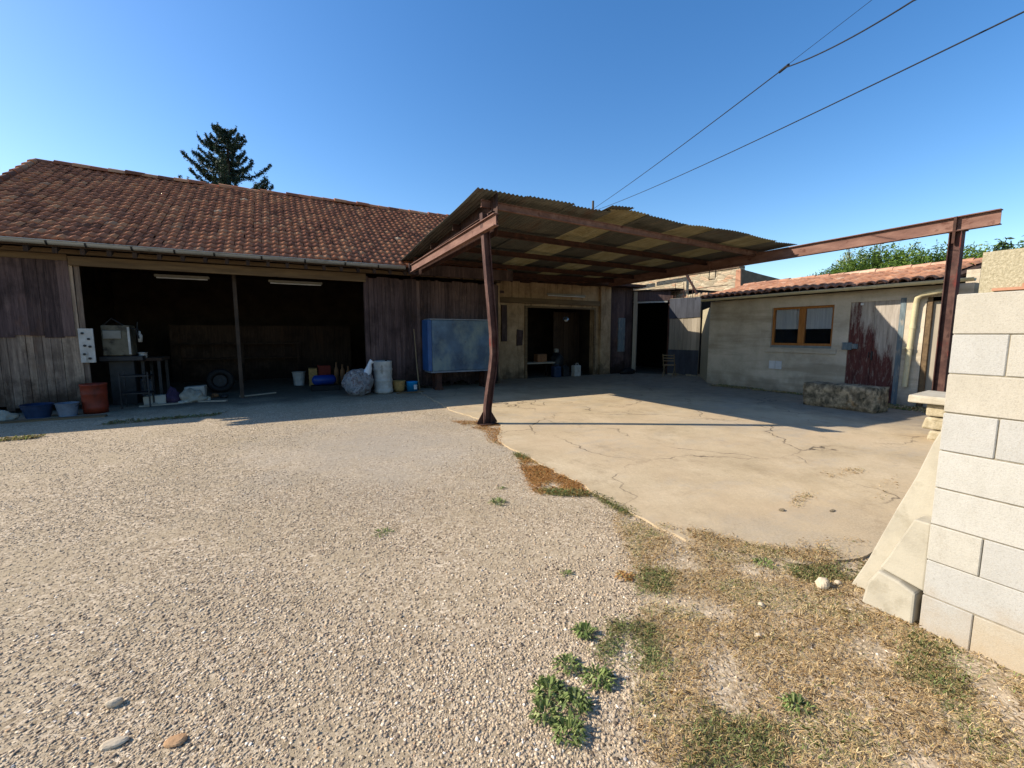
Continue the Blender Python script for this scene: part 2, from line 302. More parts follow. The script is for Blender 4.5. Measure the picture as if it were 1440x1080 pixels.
    MT['trough'] = M('mossy_stone', [(.28, '2b2a20'), (.45, '5a5443'), (.6, '857c64'), (.8, 'a39878')], 7, bscale=14, bump=1, bdist=.03, spots=[('7d5f33', 3, .6, .72, (1, 1, 1)), ('26261c', 6, .52, .66, (1, 1, .6))])
    MT['ped_stone'] = M('pale_rough_stone', [(.3, '84795e'), (.5, 'a0957b'), (.75, 'b7ad95')], 9, bscale=25, bump=.8, bdist=.02, spots=[('6a6048', 6, .56, .7, (1, 1, 1))])  # pale buff stone with darker blotches
    MT['slab_stone'] = M('stone_table_slab', [(.3, '9a927f'), (.7, 'b7b09f')], 5, bscale=30, bump=.5, bdist=.01)
    MT['cable'] = M('black_cable', [(.3, '15161a'), (.7, '24252a')], 4, bump=0)
    MT['pole'] = M('pole_wood', [(.3, '3a332a'), (.7, '5c5142')], 4, stretch=(3, 3, .3))
    MT['bark'] = M('tree_bark', [(.3, '241b13'), (.7, '46372a')], 6, bscale=20, bump=.8)
    def leaf(name, cols, tr=.25):
        s = NT(name); c = s.ramp(s.tint(), cols)
        t_ = s.n('ShaderNodeBsdfTranslucent'); s.l(c, t_.inputs[0])
        s.b.inputs['Roughness'].default_value = .6; s.b.inputs['Specular IOR Level'].default_value = .25; s.l(c, s.b.inputs['Base Color'])
        mx = s.n('ShaderNodeMixShader'); mx.inputs[0].default_value = tr
        s.l(s.b.outputs[0], mx.inputs[1]); s.l(t_.outputs[0], mx.inputs[2]); s.l(mx.outputs[0], s.out.inputs[0]); return s.m
    MT['needles'] = leaf('conifer_needles', [(0, '16231a'), (.5, '2a3b2c'), (1, '4d5d3a')], .15)
    MT['hedge'] = leaf('hedge_leaves', [(0, '33451a'), (.4, '4f6a28'), (.8, '6f8a38'), (1, '93a04e')], .35)
    MT['ivy'] = leaf('ivy_leaves', [(0, '1a2412'), (.6, '2b3d20'), (1, '4a6030')], .2)
    MT['plume'] = leaf('pale_plumes', [(0, '7c8a5a'), (1, 'a8b08a')], .3)
    MT['weed'] = leaf('weed_leaves', [(0, '4c5830'), (.5, '6d7f42'), (1, 'a3ab6c')], .3)
    MT['tuft'] = leaf('grass_tufts', [(0, '7d6c48'), (.35, '92895a'), (.6, '75844a'), (1, '99a66e')], .3)
    MT['straw'] = leaf('dry_grass_blades', [(0, '7d6240'), (.3, 'ae8f62'), (.55, 'c6a977'), (.75, 'd8c294'), (.86, 'a5945f'), (.93, '7d8047'), (1, '7d8a4c')], .2)
    MT['red_straw'] = leaf('red_dry_grass', [(0, '84602f'), (.5, 'b58249'), (.8, 'c9a068'), (1, '8a8448')], .2)
    s = NT('pebbles'); c = s.ramp(s.tint(), [(0, '4a4035'), (.15, '74675a'), (.35, '948672'), (.6, 'a79880'), (.8, 'b5a68e'), (.9, 'c3b7a3'), (.95, 'a5815c'), (.97, '8c8f92'), (1, 'd9d0c0')])
    c = s.mix(s.rng(s.noise(90, 4), .4, .7, 0, .3), c, '6b6254')
    MT['pebble'] = s.fin(c, .85, None, spec=.25)
    MT['rock'] = M('pale_limestone', [(.3, 'a89880'), (.7, 'cdbfa6')], 12, bscale=40, bdist=.006)
    MT['rock_orange'] = M('orange_stone', [(.3, '94714f'), (.6, 'b08d68'), (.8, 'c2a788')], 6, bscale=40)
build_materials()

# ------------------------------------------------------------------ mesh helpers
class MB:
    def __init__(s): s.v = []; s.f = []; s.t = []; s.sm = []
    def add(s, vs, fs, tint=.5, smooth=False, X=None):
        o = len(s.v)
        if X is not None: vs = [tuple(X @ Vector(v)) for v in vs]
        s.v += [tuple(v) for v in vs]
        for f in fs: s.f.append(tuple(i + o for i in f)); s.t.append(tint); s.sm.append(smooth)
        return s
    def box(s, x0, x1, y0, y1, z0, z1, tint=.5, X=None, jit=0):
        vs = [(x, y, z) for z in (z0, z1) for y in (y0, y1) for x in (x0, x1)]
        if jit: vs = [tuple(c + rnd.uniform(-jit, jit) for c in v) for v in vs]
        return s.add(vs, [(0, 2, 3, 1), (4, 5, 7, 6), (0, 1, 5, 4), (2, 6, 7, 3), (0, 4, 6, 2), (1, 3, 7, 5)], tint, False, X)
    def prism(s, poly, axis, a0, a1, tint=.5):
        def P(p, a): return (a, p[0], p[1]) if axis == 0 else ((p[0], a, p[1]) if axis == 1 else (p[0], p[1], a))
        n = len(poly); vs = [P(p, a0) for p in poly] + [P(p, a1) for p in poly]
        fs = [tuple(range(n)), tuple(range(2 * n - 1, n - 1, -1))] + [(i, i + n, (i + 1) % n + n, (i + 1) % n) for i in range(n)]
        return s.add(vs, fs, tint)
    def tube(s, pts, r, n=8, tint=.5, caps=True):
        pts = [Vector(p) for p in pts]; rr = r if isinstance(r, (list, tuple)) else [r] * len(pts)
        vs = []; fs = []; up = Vector((0, 0, 1)); prev = None
        for i, p in enumerate(pts):
            d = (pts[min(i + 1, len(pts) - 1)] - pts[max(i - 1, 0)]).normalized()
            a = prev if prev is not None else (up if abs(d.z) < .9 else Vector((1, 0, 0)))
            u = (a - d * a.dot(d)).normalized(); prev = u; v = d.cross(u)
            for k in range(n):
                q = 2 * math.pi * k / n; vs.append(p + (u * math.cos(q) + v * math.sin(q)) * rr[i])
        for i in range(len(pts) - 1):
            for k in range(n):
                a = i * n + k; b = i * n + (k + 1) % n; fs.append((a, b, b + n, a + n))
        s.add(vs, fs, tint, True)
        if caps: s.add(vs[:n], [tuple(range(n - 1, -1, -1))], tint); s.add(vs[-n:], [tuple(range(n))], tint)
        return s
    def lathe(s, prof, n=24, c=(0, 0, 0), tint=.5, smooth=True):
        vs = []; fs = []
        for r, z in prof:
            for k in range(n):
                q = 2 * math.pi * k / n; vs.append((c[0] + r * math.cos(q), c[1] + r * math.sin(q), c[2] + z))
        for i in range(len(prof) - 1):
            for k in range(n):
                a = i * n + k; b = i * n + (k + 1) % n; fs.append((a, b, b + n, a + n))
        return s.add(vs, fs, tint, smooth)
    def ibeam(s, p0, p1, h, wd, up=(0, 0, 1), tf=.012, tw=.01, tint=.5):
        p0, p1 = Vector(p0), Vector(p1); d = (p1 - p0); L = d.length; d.normalize()
        u = Vector(up); u = (u - d * u.dot(d)).normalized(); v = d.cross(u)
        X = Matrix(((d.x, v.x, u.x, p0.x), (d.y, v.y, u.y, p0.y), (d.z, v.z, u.z, p0.z), (0, 0, 0, 1)))
        s.box(0, L, -wd / 2, wd / 2, -h / 2, -h / 2 + tf, tint, X); s.box(0, L, -wd / 2, wd / 2, h / 2 - tf, h / 2, tint, X)
        s.box(.001, L - .001, -tw / 2, tw / 2, -h / 2 + tf, h / 2 - tf, tint, X); return s
    def build(s, name, mat, parent=None, bevel=0, seg=1):
        me = bpy.data.meshes.new(name)
        v = s.v
        if parent is not None:
            L = PW[parent.name]; v = [(a - L[0], b - L[1], c - L[2]) for a, b, c in v]
        me.from_pydata(v, [], s.f); me.materials.append(MT[mat] if isinstance(mat, str) else mat)
        at = me.attributes.new('tint', 'FLOAT', 'FACE'); at.data.foreach_set('value', np.array(s.t, dtype=np.float32))
        me.polygons.foreach_set('use_smooth', s.sm); me.update()
        o = bpy.data.objects.new(name, me); COL.objects.link(o)
        if parent is not None: o.parent = parent
        if bevel:
            b = o.modifiers.new('bevel', 'BEVEL'); b.width = bevel; b.segments = seg; b.limit_method = 'ANGLE'
        PW[o.name] = PW[parent.name] if parent is not None else (0, 0, 0)
        return o
PW = {}
def thing(name, label, cat, loc, group=None):
    o = bpy.data.objects.new(name, None); COL.objects.link(o); o.location = loc; o.empty_display_size = .2
    o['label'] = label; o['category'] = cat
    if group: o['group'] = group
    PW[o.name] = tuple(loc); return o
def tag(o, label=None, cat=None, group=None, kind=None):
    if label: o['label'] = label
    if cat: o['category'] = cat
    if group: o['group'] = group
    if kind: o['kind'] = kind
    return o
def recentre(o, loc):
    """put the origin of a one-mesh thing at its base"""
    o.data.transform(Matrix.Translation(-Vector(loc))); o.location = loc; return o
def fast_mesh(name, V, F, tint, mat, nv, smooth=False):
    """V (n,3) float, F (m,nv) int"""
    me = bpy.data.meshes.new(name); me.vertices.add(len(V)); me.vertices.foreach_set('co', V.astype(np.float32).ravel())
    me.loops.add(F.size); me.loops.foreach_set('vertex_index', F.astype(np.int32).ravel())
    me.polygons.add(len(F)); me.polygons.foreach_set('loop_start', np.arange(0, F.size, nv, dtype=np.int32))
    me.polygons.foreach_set('loop_total', np.full(len(F), nv, dtype=np.int32))
    at = me.attributes.new('tint', 'FLOAT', 'FACE'); at.data.foreach_set('value', tint.astype(np.float32))
    if smooth: me.polygons.foreach_set('use_smooth', np.ones(len(F), dtype=bool))
    me.materials.append(MT[mat]); me.update(calc_edges=True); me.validate()
    o = bpy.data.objects.new(name, me); COL.objects.link(o); PW[o.name] = (0, 0, 0); return o
def planks(mb, x0, x1, y, z0, z1, axis=0, wmin=.11, wmax=.17, th=.022, bot=.06, top=0, gap=.006, lean=0):
    x = x0
    while x < x1 - .03:
        wd = min(rnd.uniform(wmin, wmax), x1 - x); dy = rnd.uniform(-.008, .008)
        zb = z0 + rnd.uniform(0, bot) ** 1; zt = z1 - rnd.uniform(0, top); tt = rnd.random(); l = rnd.uniform(-lean, lean)
        if axis == 0:
            vs = [(a + (l if zz > z0 + .5 else 0), b, zz) for zz in (zb, zt) for b in (y + dy, y + dy + th) for a in (x, x + wd - gap)]
        else:
            vs = [(b, a, zz) for zz in (zb, zt) for b in (y + dy, y + dy + th) for a in (x, x + wd - gap)]
        mb.add(vs, [(0, 2, 3, 1), (4, 5, 7, 6), (0, 1, 5, 4), (2, 6, 7, 3), (0, 4, 6, 2), (1, 3, 7, 5)], tt); x += wd
    return mb

# ------------------------------------------------------------------ the setting
def inpoly(px, py, poly):
    ins = np.zeros(len(px), dtype=bool); n = len(poly)
    for i in range(n):
        x0, y0 = poly[i]; x1, y1 = poly[(i + 1) % n]
        if y0 == y1: continue
        ins ^= ((y0 > py) != (y1 > py)) & (px < (x1 - x0) * (py - y0) / (y1 - y0) + x0)
    return ins
g = MB(); g.add([(-400, -400, 0), (400, -400, 0), (400, 400, 0), (-400, 400, 0)], [(0, 1, 2, 3)])
tag(g.build('ground', 'ground'), kind='structure')
# concrete slab with a broken edge
edge = [(3.33, 13.4), (3.31, 11.67), (3.1, 8.6), (3.22, 7.4), (3.36, 6.75), (2.82, 5.75), (2.76, 4.92), (2.74, 3.55), (2.66, 2.73), (2.72, 2.2), (2.9, 1.82), (3.15, 1.56), (3.55, 1.40), (4.2, 1.42)]
pts = []
for (a, b), (c, d) in zip(edge[:-1], edge[1:]):
    n = max(2, int(math.hypot(c - a, d - b) / .12))
    for i in range(n):
        k = i / n; j = .03; pts.append((a + (c - a) * k + rnd.uniform(-j, j), b + (d - b) * k + rnd.uniform(-j, j)))
slab_poly = pts + [(4.2, 1.3), (12.35, 1.3), (12.35, 9.4), (13.9, 11.0), (12.75, 13.5), (6, 13.5)]
mb = MB(); mb.prism(slab_poly, 2, -.05, .018)
tag(mb.build('concrete_slab', 'slab'), kind='structure')

# ------------------------------------------------------------------ barn
barn = thing('barn', 'long old barn with brown tiled roof and wide dark open front', 'barn', (-3.7, 12.4, 0))
EY, EZ, RY, RZ = 11.75, 3.40, 16.72, 6.16
mb = MB(); planks(mb, -5.6, -3.62, 12.38, .0, 3.2, bot=.18, gap=.007, lean=.012)
mb.box(-5.6, -3.66, 12.43, 12.5, .7, .82, .2); mb.box(-5.6, -3.66, 12.43, 12.5, 2.3, 2.42, .2)
mb.build('plank_door', 'planks_grey', barn)
mb = MB(); planks(mb, -5.6, -3.78, 12.352, 1.52, 3.1, wmin=.2, wmax=.32, bot=.08, th=.014, gap=.004)
o = mb.build('upper_boarding', 'planks_dark', barn)
mb = MB(); planks(mb, 2.08, 6.1, 12.38, .05, 3.16, wmin=.09, wmax=.15, bot=.22, top=.05)
mb.box(2.08, 6.1, 12.43, 12.5, .5, .6, .2); mb.box(2.08, 6.1, 12.43, 12.5, 2.5, 2.6, .2)
o = mb.build('plank_wall', 'planks_dark', barn); o['label'] = 'dark plank wall right of the opening'
mb = MB(); mb.box(2.06, 2.16, 12.36, 12.52, 0, 3.16)
mb.build('door_post', 'planks_dark', barn)
mb = MB(); mb.box(-.97, -.89, 12.75, 12.85, 0, 3.1)
mb.build('middle_post', 'dark_wall', barn)
# lintel boards under the eaves
mb = MB(); mb.box(-3.76, 2.1, 12.30, 12.42, 3.0, 3.2, .6, jit=.01); mb.box(-5.6, 6.1, 12.14, 12.28, 3.22, 3.30, .2)
mb.box(-5.6, -3.78, 12.32, 12.36, 3.1, 3.22, .7)
mb.build('lintel', 'beam_wood', barn)
mb = MB()
for i in range(30):
    x = -5.4 + i * .4; k = (RZ - EZ) / (RY - EY)
    vs = [(a, b, EZ - .14 + (b - EY) * k + c) for c in (-.1, 0) for b in (EY, RY) for a in (x, x + .07)]
    mb.add(vs, [(0, 2, 3, 1), (4, 5, 7, 6), (0, 1, 5, 4), (2, 6, 7, 3), (0, 4, 6, 2), (1, 3, 7, 5)], .2)
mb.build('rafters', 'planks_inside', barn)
# walls round the inside
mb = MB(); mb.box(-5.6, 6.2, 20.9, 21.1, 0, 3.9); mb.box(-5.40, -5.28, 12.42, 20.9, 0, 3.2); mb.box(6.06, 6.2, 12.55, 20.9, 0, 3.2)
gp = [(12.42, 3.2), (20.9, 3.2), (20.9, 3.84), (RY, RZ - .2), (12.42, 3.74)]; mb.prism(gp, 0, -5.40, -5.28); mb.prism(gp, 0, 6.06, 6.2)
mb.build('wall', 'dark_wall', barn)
# boards standing inside at the back, faint brown
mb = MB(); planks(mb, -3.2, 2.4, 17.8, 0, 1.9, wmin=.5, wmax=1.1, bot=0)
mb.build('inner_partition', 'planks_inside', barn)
# roof deck + tiles
def tile_roof(x0, x1, y0, z0, y1, z1, tw, tl, amp, th, prof_n=6, barrel=False, jit=.012, seed=1):
    r = np.random.default_rng(seed); L = math.hypot(y1 - y0, z1 - z0); ux, uz = (y1 - y0) / L, (z1 - z0) / L
    nx = int(round((x1 - x0) / tw)); ny = int(math.ceil(L / tl)); V = []; F = []; T = []; base = 0
    for j in range(ny):
        for i in range(nx):
            sag = .02 * math.sin(i * .21 + j * .1) + .012 * math.sin(i * .53 + 1)
            jx = r.normal(0, jit); jy = r.normal(0, jit); jz = r.normal(0, jit * .35); rot = r.normal(0, .02)
            tt = min(1, max(0, r.normal(.47, .18))); a0 = j * tl - .02 + jy; a1 = min((j + 1) * tl + .05, L) + jy
            xs = np.linspace(0, 1, prof_n)
            if barrel: h = amp * np.abs(np.cos(np.pi * (xs - .5) * 1.0)) ** .7
            else: h = amp * (.5 - .5 * np.cos(2 * np.pi * np.clip((xs - .2) / .8, 0, 1))) ** 1.3
            rows = []
            for (a, dz, hs) in ((a0, -th * .6, 1), (a0, th, 1), (a1, .0, .85)):
                row = [(x0 + (i + u) * tw + jx + rot * (a - a0), a, dz + hh * hs + jz + sag) for u, hh in zip(xs, h)]
                rows.append(row)
            # front lip: bottom row sits low
            for row in rows:
                for (x, a, d) in row: V.append((x, y0 + ux * a - uz * d, z0 + uz * a + ux * d))
            for q in range(2):
                for p in range(prof_n - 1):
                    k = base + q * prof_n + p; F.append((k, k + 1, k + 1 + prof_n, k + prof_n)); T.append(tt if q else max(0, tt - .35))
            base += 3 * prof_n
    return np.array(V), np.array(F), np.array(T)
mb = MB(); mb.prism([(EY + .03, EZ - .05), (RY, RZ - .02), (RY, RZ - .1), (EY + .03, EZ - .12)], 0, -5.44, 6.2)
mb.prism([(21.3, EZ + .3), (RY, RZ - .02), (RY, RZ - .1), (21.3, EZ + .22)], 0, -5.4, 6.2)
mb.build('roof_deck', 'planks_inside', barn)
V, F, T = tile_roof(-5.46, 6.2, EY, EZ, RY, RZ, .185, .27, .033, .030, seed=3, jit=.007)
o = fast_mesh('roof', V - np.array([-3.7, 12.4, 0]), F, T, 'tile', 4); o.parent = barn; roofo = o; PW[o.name] = (-3.7, 12.4, 0)
# ridge tiles
mb = MB(); x = -5.5
while x < 6.2:
    r_ = .15 + rnd.uniform(-.008, .012); zz = RZ - .04 + rnd.uniform(-.012, .02) + .02 * math.sin(x); n = 9; L = .42
    vs = []
    for (xx, rr) in ((x, r_ + .012), (x + L, r_ - .01)):
        for k in range(n): q = math.pi * k / (n - 1); vs.append((xx, RY + rr * math.cos(q), zz + rr * math.sin(q) * .8))
    mb.add(vs, [(k, k + 1, k + 1 + n, k + n) for k in range(n - 1)] + [tuple(range(n))], rnd.random()); x += .37
mb.build('ridge_tiles', 'tile', roofo)
# verge tiles on the left gable edge
mb = MB(); L = math.hypot(RY - EY, RZ - EZ); n_ = 15
for i in range(n_):
    a = i / n_; b = (i + 1.15) / n_
    p0 = Vector((-5.5, EY + (RY - EY) * a, EZ + (RZ - EZ) * a + .07)); p1 = Vector((-5.5, EY + (RY - EY) * min(b, 1), EZ + (RZ - EZ) * min(b, 1) + .04))
    mb.tube([p0, p1], [.085, .07], 8, rnd.random())
mb.build('verge_tiles', 'tile', roofo)
# gutter
mb = MB(); n = 9; gx = [-5.6, 5.75 - 2.7]
prof = [(.075 * math.cos(math.pi + math.pi * k / (n - 1)), .075 * math.sin(math.pi + math.pi * k / (n - 1))) for k in range(n)]
prof_o = prof; cy, cz = 11.72, 3.38
vs = [(x, cy + p[0], cz + p[1] - .0) for x in (-5.6, 3.02) for p in prof]
mb.add(vs, [(k, k + n, k + 1 + n, k + 1) for k in range(n - 1)], .5, True)
vs = [(x, cy + p[0] * .93, cz + p[1] * .93) for x in (-5.6, 3.02) for p in prof]
mb.add(vs, [(k, k + 1, k + 1 + n, k + n) for k in range(n - 1)], .5, True)
mb.tube([(-5.6, cy - .078, cz), (3.02, cy - .078, cz)], .01, 6)
mb.add([(3.02, cy + p[0], cz + p[1]) for p in prof], [tuple(range(n))])
gut = mb.build('gutter', 'zinc', barn)
for x in (-4.9, -3.86, -3.3, -2.6, -1.9, -1.2, -.3, .6, 1.5, 2.3):
    mb = MB(); vs = [(xx, cy + p[0] * 1.1, cz + p[1] * 1.1) for xx in (x, x + .035) for p in prof]
    mb.add(vs, [(k, k + n, k + 1 + n, k + 1) for k in range(n - 1)], .5, True)
    mb.box(x, x + .035, cy + .07, cy + .2, cz + .0, cz + .015)
    mb.build('gutter_bracket', 'dark_metal', gut)

# lean-to joined to the barn's left gable, just beyond the picture's edge
ll = thing('lean_to_shed', 'low plank shed continuing the barn front to the left', 'shed', (-9, 12.5, 0))
mb = MB(); planks(mb, -14, -5.62, 12.4, 0, 2.95, wmin=.14, wmax=.22); mb.build('plank_wall', 'planks_grey', ll)
mb = MB(); mb.prism([(12.0, 3.0), (16.0, 3.6), (20.0, 3.0), (20.0, 2.94), (12.0, 2.94)], 0, -14, -5.62); mb.build('roof', 'tile', ll)
mb = MB(); mb.box(-14, -13.9, 12.42, 19.9, 0, 2.93); mb.box(-14, -5.62, 19.8, 19.9, 0, 2.93); mb.build('wall', 'dark_wall', ll)

# ------------------------------------------------------------------ workshop (rendered wall beyond the barn)
ws = thing('workshop', 'stained ochre rendered workshop with square dark doorway under the canopy', 'workshop', (9.2, 13.5, 0))
mb = MB()
mb.box(6.1, 7.76, 13.5, 13.75, 0, 2.56); mb.box(6.1, 10.78, 13.5, 13.75, 2.56, 3.52); mb.box(10.78, 11.55, 13.5, 13.75, 0, 3.52)
mb.box(6.102, 6.2, 12.5, 13.5, 0, 3.3)
mb.build('wall', 'workshop', ws)
mb = MB(); mb.box(6.3, 11.0, 13.40, 13.5, 2.68, 2.86, .4, jit=.006); mb.build('lintel_beam', 'beam_wood', ws)
mb = MB(); mb.box(7.68, 7.78, 13.455, 13.5, 0, 2.6, .6); mb.box(10.76, 10.84, 13.455, 13.5, 0, 2.6, .6); mb.box(7.78, 10.76, 13.455, 13.5, 2.54, 2.6, .6)
mb.build('door_frame', 'beam_wood', ws)
mb = MB(); mb.box(11.0, 11.5, 13.34, 13.5, 0, 3.48, jit=.02); mb.build('pilaster', 'workshop', ws, bevel=.02)
mb = MB(); planks(mb, 11.55, 12.72, 13.48, 0, 3.55, wmin=.1, wmax=.16, bot=.05); mb.build('plank_cladding', 'planks_dark', ws)
mb = MB(); mb.box(11.98, 12.32, 13.44, 13.478, .9, 2.25); mb.build('blue_door_panel', 'blue_paint_old', ws)
mb = MB(); mb.box(6.1, 13, 17.5, 17.6, 0, 3.4); mb.box(6.24, 6.3, 13.75, 17.5, 0, 3.3); mb.box(11.6, 11.7, 13.75, 17.5, 0, 3.3)
mb.build('inner_wall', 'dark_wall', ws)
mb = MB(); planks(mb, 9.9, 11.2, 15.0, 0, 2.5, wmin=.2, wmax=.3, bot=0); mb.build('inner_boards', 'planks_inside', ws)
mb = MB(); mb.prism([(13.55, 3.50), (17.6, 3.50), (17.6, 3.56), (13.55, 3.545)], 0, 6.2, 12.9); mb.build('roof', 'iron', ws)
mb = MB(); mb.box(6.75, 6.95, 13.44, 13.5, 1.35, 2.6, .1); mb.box(7.35, 7.6, 13.46, 13.5, 1.2, 1.75, .1, jit=.03); mb.box(6.35, 6.85, 13.45, 13.5, 3.0, 3.08)
mb.build('wall_patches', 'planks_dark', ws)
mb = MB(); mb.box(6.1, 12.9, 12.95, 13.52, 3.44, 3.535, .2, jit=.006); mb.build('eaves_board', 'rust_dark', ws)
mb = MB(); mb.box(3.1, 6.2, 11.60, 11.66, 3.18, 3.46, .3, jit=.01); mb.build('eaves_fascia', 'planks_dark', barn)
# eaves clutter: rusty flashing
mb = MB()
for i in range(14):
    x = 6.4 + i * .36; mb.box(x, x + .38, 13.2, 13.5, 3.42 + rnd.uniform(-.03, .02), 3.45 + rnd.uniform(0, .03), jit=.02)
mb.build('flashing', 'rust_dark', ws)

# ------------------------------------------------------------------ side building with the tall dark opening
sb = thing('side_shed', 'ramshackle shed with tall black opening and grey board wall', 'shed', (13.3, 12.2, 0))
def wallseg(mb, a, b, z0, z1, th=.12, tint=.5):
    a = Vector((a[0], a[1], 0)); b = Vector((b[0], b[1], 0)); d = (b - a).normalized(); n_ = Vector((d.y, -d.x, 0))
    if n_.dot(Vector((1, 1, 0))) < 0: n_ = -n_
    vs = [(p.x, p.y, z) for z in (z0, z1) for p in (a, b, b + n_ * th, a + n_ * th)]
    mb.add(vs, [(0, 3, 2, 1), (4, 5, 6, 7), (0, 1, 5, 4), (1, 2, 6, 5), (2, 3, 7, 6), (3, 0, 4, 7)], tint); return mb
def planks_seg(mb, a, b, z0, z1, wmin=.1, wmax=.16, bot=.04, th=.02, gap=.006, top=0):
    a = Vector((a[0], a[1], 0)); b = Vector((b[0], b[1], 0)); L = (b - a).length; d = (b - a) / L; x = 0
    while x < L - .02:
        wd = min(rnd.uniform(wmin, wmax), L - x); n_ = Vector((d.y, -d.x, 0)); n_ = n_ if n_.dot(Vector((1, 1, 0))) > 0 else -n_
        o_ = n_ * rnd.uniform(-.006, .006); zb = z0 + rnd.uniform(0, bot); zt = z1 - rnd.uniform(0, top)
        vs = [(p.x, p.y, z) for z in (zb, zt) for p in (a + d * x + o_, a + d * (x + wd - gap) + o_, a + d * (x + wd - gap) + o_ + n_ * th, a + d * x + o_ + n_ * th)]
        mb.add(vs, [(0, 3, 2, 1), (4, 5, 6, 7), (0, 1, 5, 4), (1, 2, 6, 5), (2, 3, 7, 6), (3, 0, 4, 7)], rnd.random()); x += wd
    return mb
A, B, C_, D_ = (12.72, 13.45), (13.52, 12.25), (13.80, 11.05), (12.32, 9.46)
mb = MB(); wallseg(mb, A, B, 2.92, 3.3); mb.build('header', 'planks_dark', sb)
mb = MB(); wallseg(mb, (12.70, 13.40), (12.78, 13.28), 0, 3.3, .15); mb.build('jamb', 'pale_sheet', sb)
mb = MB(); wallseg(mb, (12.74, 13.36), (13.44, 12.32), 2.84, 2.9, .05); mb.build('rail', 'zinc', sb)
mb = MB(); planks_seg(mb, B, C_, 0, 2.98, .07, .2); mb.build('board_wall', 'pale_sheet', sb)
mb = MB(); planks_seg(mb, (B[0] - .035, B[1]), (C_[0] - .035, C_[1]), 2.2, 2.97, .2, .26, th=.015); mb.build('upper_shade_sheet', 'dark_sheet', sb); mb = MB(); planks_seg(mb, (B[0] - .03, B[1]), (C_[0] - .03, C_[1] ), .05, 1.0, .2, .26, th=.015); mb.build('lower_sheet', 'dark_sheet', sb)  # upper dark sheet stands in for shade on the shed boards
mb = MB(); planks_seg(mb, (13.50, 12.33), (13.55, 12.15), 0, 3.1, .1, .12, th=.08); mb.build('corner_post', 'rust_dark', sb)
mb = MB(); wallseg(mb, (13.86, 11.02), D_, 0, 2.48, .15); mb.build('pale_end_wall', 'pebbledash', sb)
mb = MB(); mb.box(13.95, 14.1, 11.9, 15.5, 3.0, 3.85); mb.build('stone_wall', 'stone', sb)
mb = MB(); mb.box(16.0, 16.1, 12, 17, 0, 3.3); mb.box(12.8, 16, 16.9, 17, 0, 3.3); mb.box(14.3, 16, 11.9, 12.0, 0, 3.3); mb.build('inner_wall', 'room', sb)  # near-black inner walls: darkness of the unlit depth is put into the colour
mb = MB(); mb.prism([(12.6, 13.6), (13.45, 12.0), (16, 12.0), (16, 17), (12.6, 17)], 2, 3.31, 3.36); mb.build('inner_ceiling', 'dark_wall', sb)
mb = MB(); mb.box(12.72, 12.78, 13.52, 17, 0, 3.5); mb.build('partition', 'dark_wall', sb)
mb = MB(); mb.ibeam((13.6, 11.7, 3.97), (13.6, 13.6, 3.93), .11, .08); mb.ibeam((13.6, 13.7, 3.9), (13.6, 15.8, 3.84), .11, .08)
mb.ibeam((13.6, 11.7, 3.95), (14.0, 11.4, 3.1), .06, .06, (0, 1, 0)); mb.build('roof_beam', 'rust_beam', sb)
mb = MB()
for y in (12.1, 11.7, 11.3):
    mb.tube([(13.62, y, 2.95), (13.6, y + .02, 3.55)], .012, 5)
mb.tube([(13.6, 12.3, 3.2), (13.75, 11.1, 3.28), (13.8, 10.0, 3.3)], .012, 5)
mb.build('wire_rods', 'rust_dark', sb)
mb = MB()
for i in range(14):
    y = 12.3 - i * .1; mb.box(13.78 + i * .01, 13.98 + i * .01, y - .1, y, 2.98, 3.08 + rnd.uniform(0, .07), jit=.01)
mb.build('wall_top_rubble', 'stone', sb)

# ------------------------------------------------------------------ stone building far behind
fb = thing('stone_building', 'sunlit rubble stone building rising behind the shed roofs', 'building', (16, 14, 0))
mb = MB(); mb.box(16.2, 16.5, 11.25, 19.0, 0, 4.22); mb.build('side_wall', 'stone', fb)
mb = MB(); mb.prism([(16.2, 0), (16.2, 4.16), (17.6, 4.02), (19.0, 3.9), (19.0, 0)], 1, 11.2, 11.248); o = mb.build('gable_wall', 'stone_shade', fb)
mb = MB(); mb.box(16.17, 16.22, 11.18, 11.42, 3.2, 4.15, jit=.02); mb.build('brick_quoin', 'tile_barrel', fb)
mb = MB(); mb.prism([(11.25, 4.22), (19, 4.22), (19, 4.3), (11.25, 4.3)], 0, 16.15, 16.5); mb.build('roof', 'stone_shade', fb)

# ------------------------------------------------------------------ outbuilding on the right
ob = thing('outbuilding', 'low rendered outbuilding with orange clay tile roof and peeling door', 'outbuilding', (12.2, 6.5, 0))
X0 = 12.2; Y0, Y1 = 3.42, 9.42
wins = (5.87, 7.42, 1.24, 2.33); dr = (4.56, 5.52, .03, 2.36)
mb = MB()
def wy(y0, y1, z0, z1, x0=X0, x1=X0 + .22): mb.box(x0, x1, y0, y1, z0, z1)
wy(wins[1], Y1, 0, 2.62); wy(wins[0], wins[1], 0, wins[2]); wy(wins[0], wins[1], wins[3], 2.62); wy(dr[1], wins[0], 0, 2.62)
wy(dr[0], dr[1], dr[3], 2.62); wy(4.12, dr[0], 0, 2.62); wy(3.55, 4.12, 2.3, 2.62); wy(Y0, 3.55, 0, 2.62)
mb.box(X0 + .22, 15.8, Y1 - .2, Y1, 0, 2.9); mb.box(X0 + .22, 15.8, Y0, Y0 + .2, 0, 2.9)
mb.build('wall', 'render', ob)
mb = MB(); mb.box(X0 - .035, X0, 5.75, 7.55, 1.1, 1.24); mb.build('window_sill', 'render', ob, bevel=.01)
wn = MB()
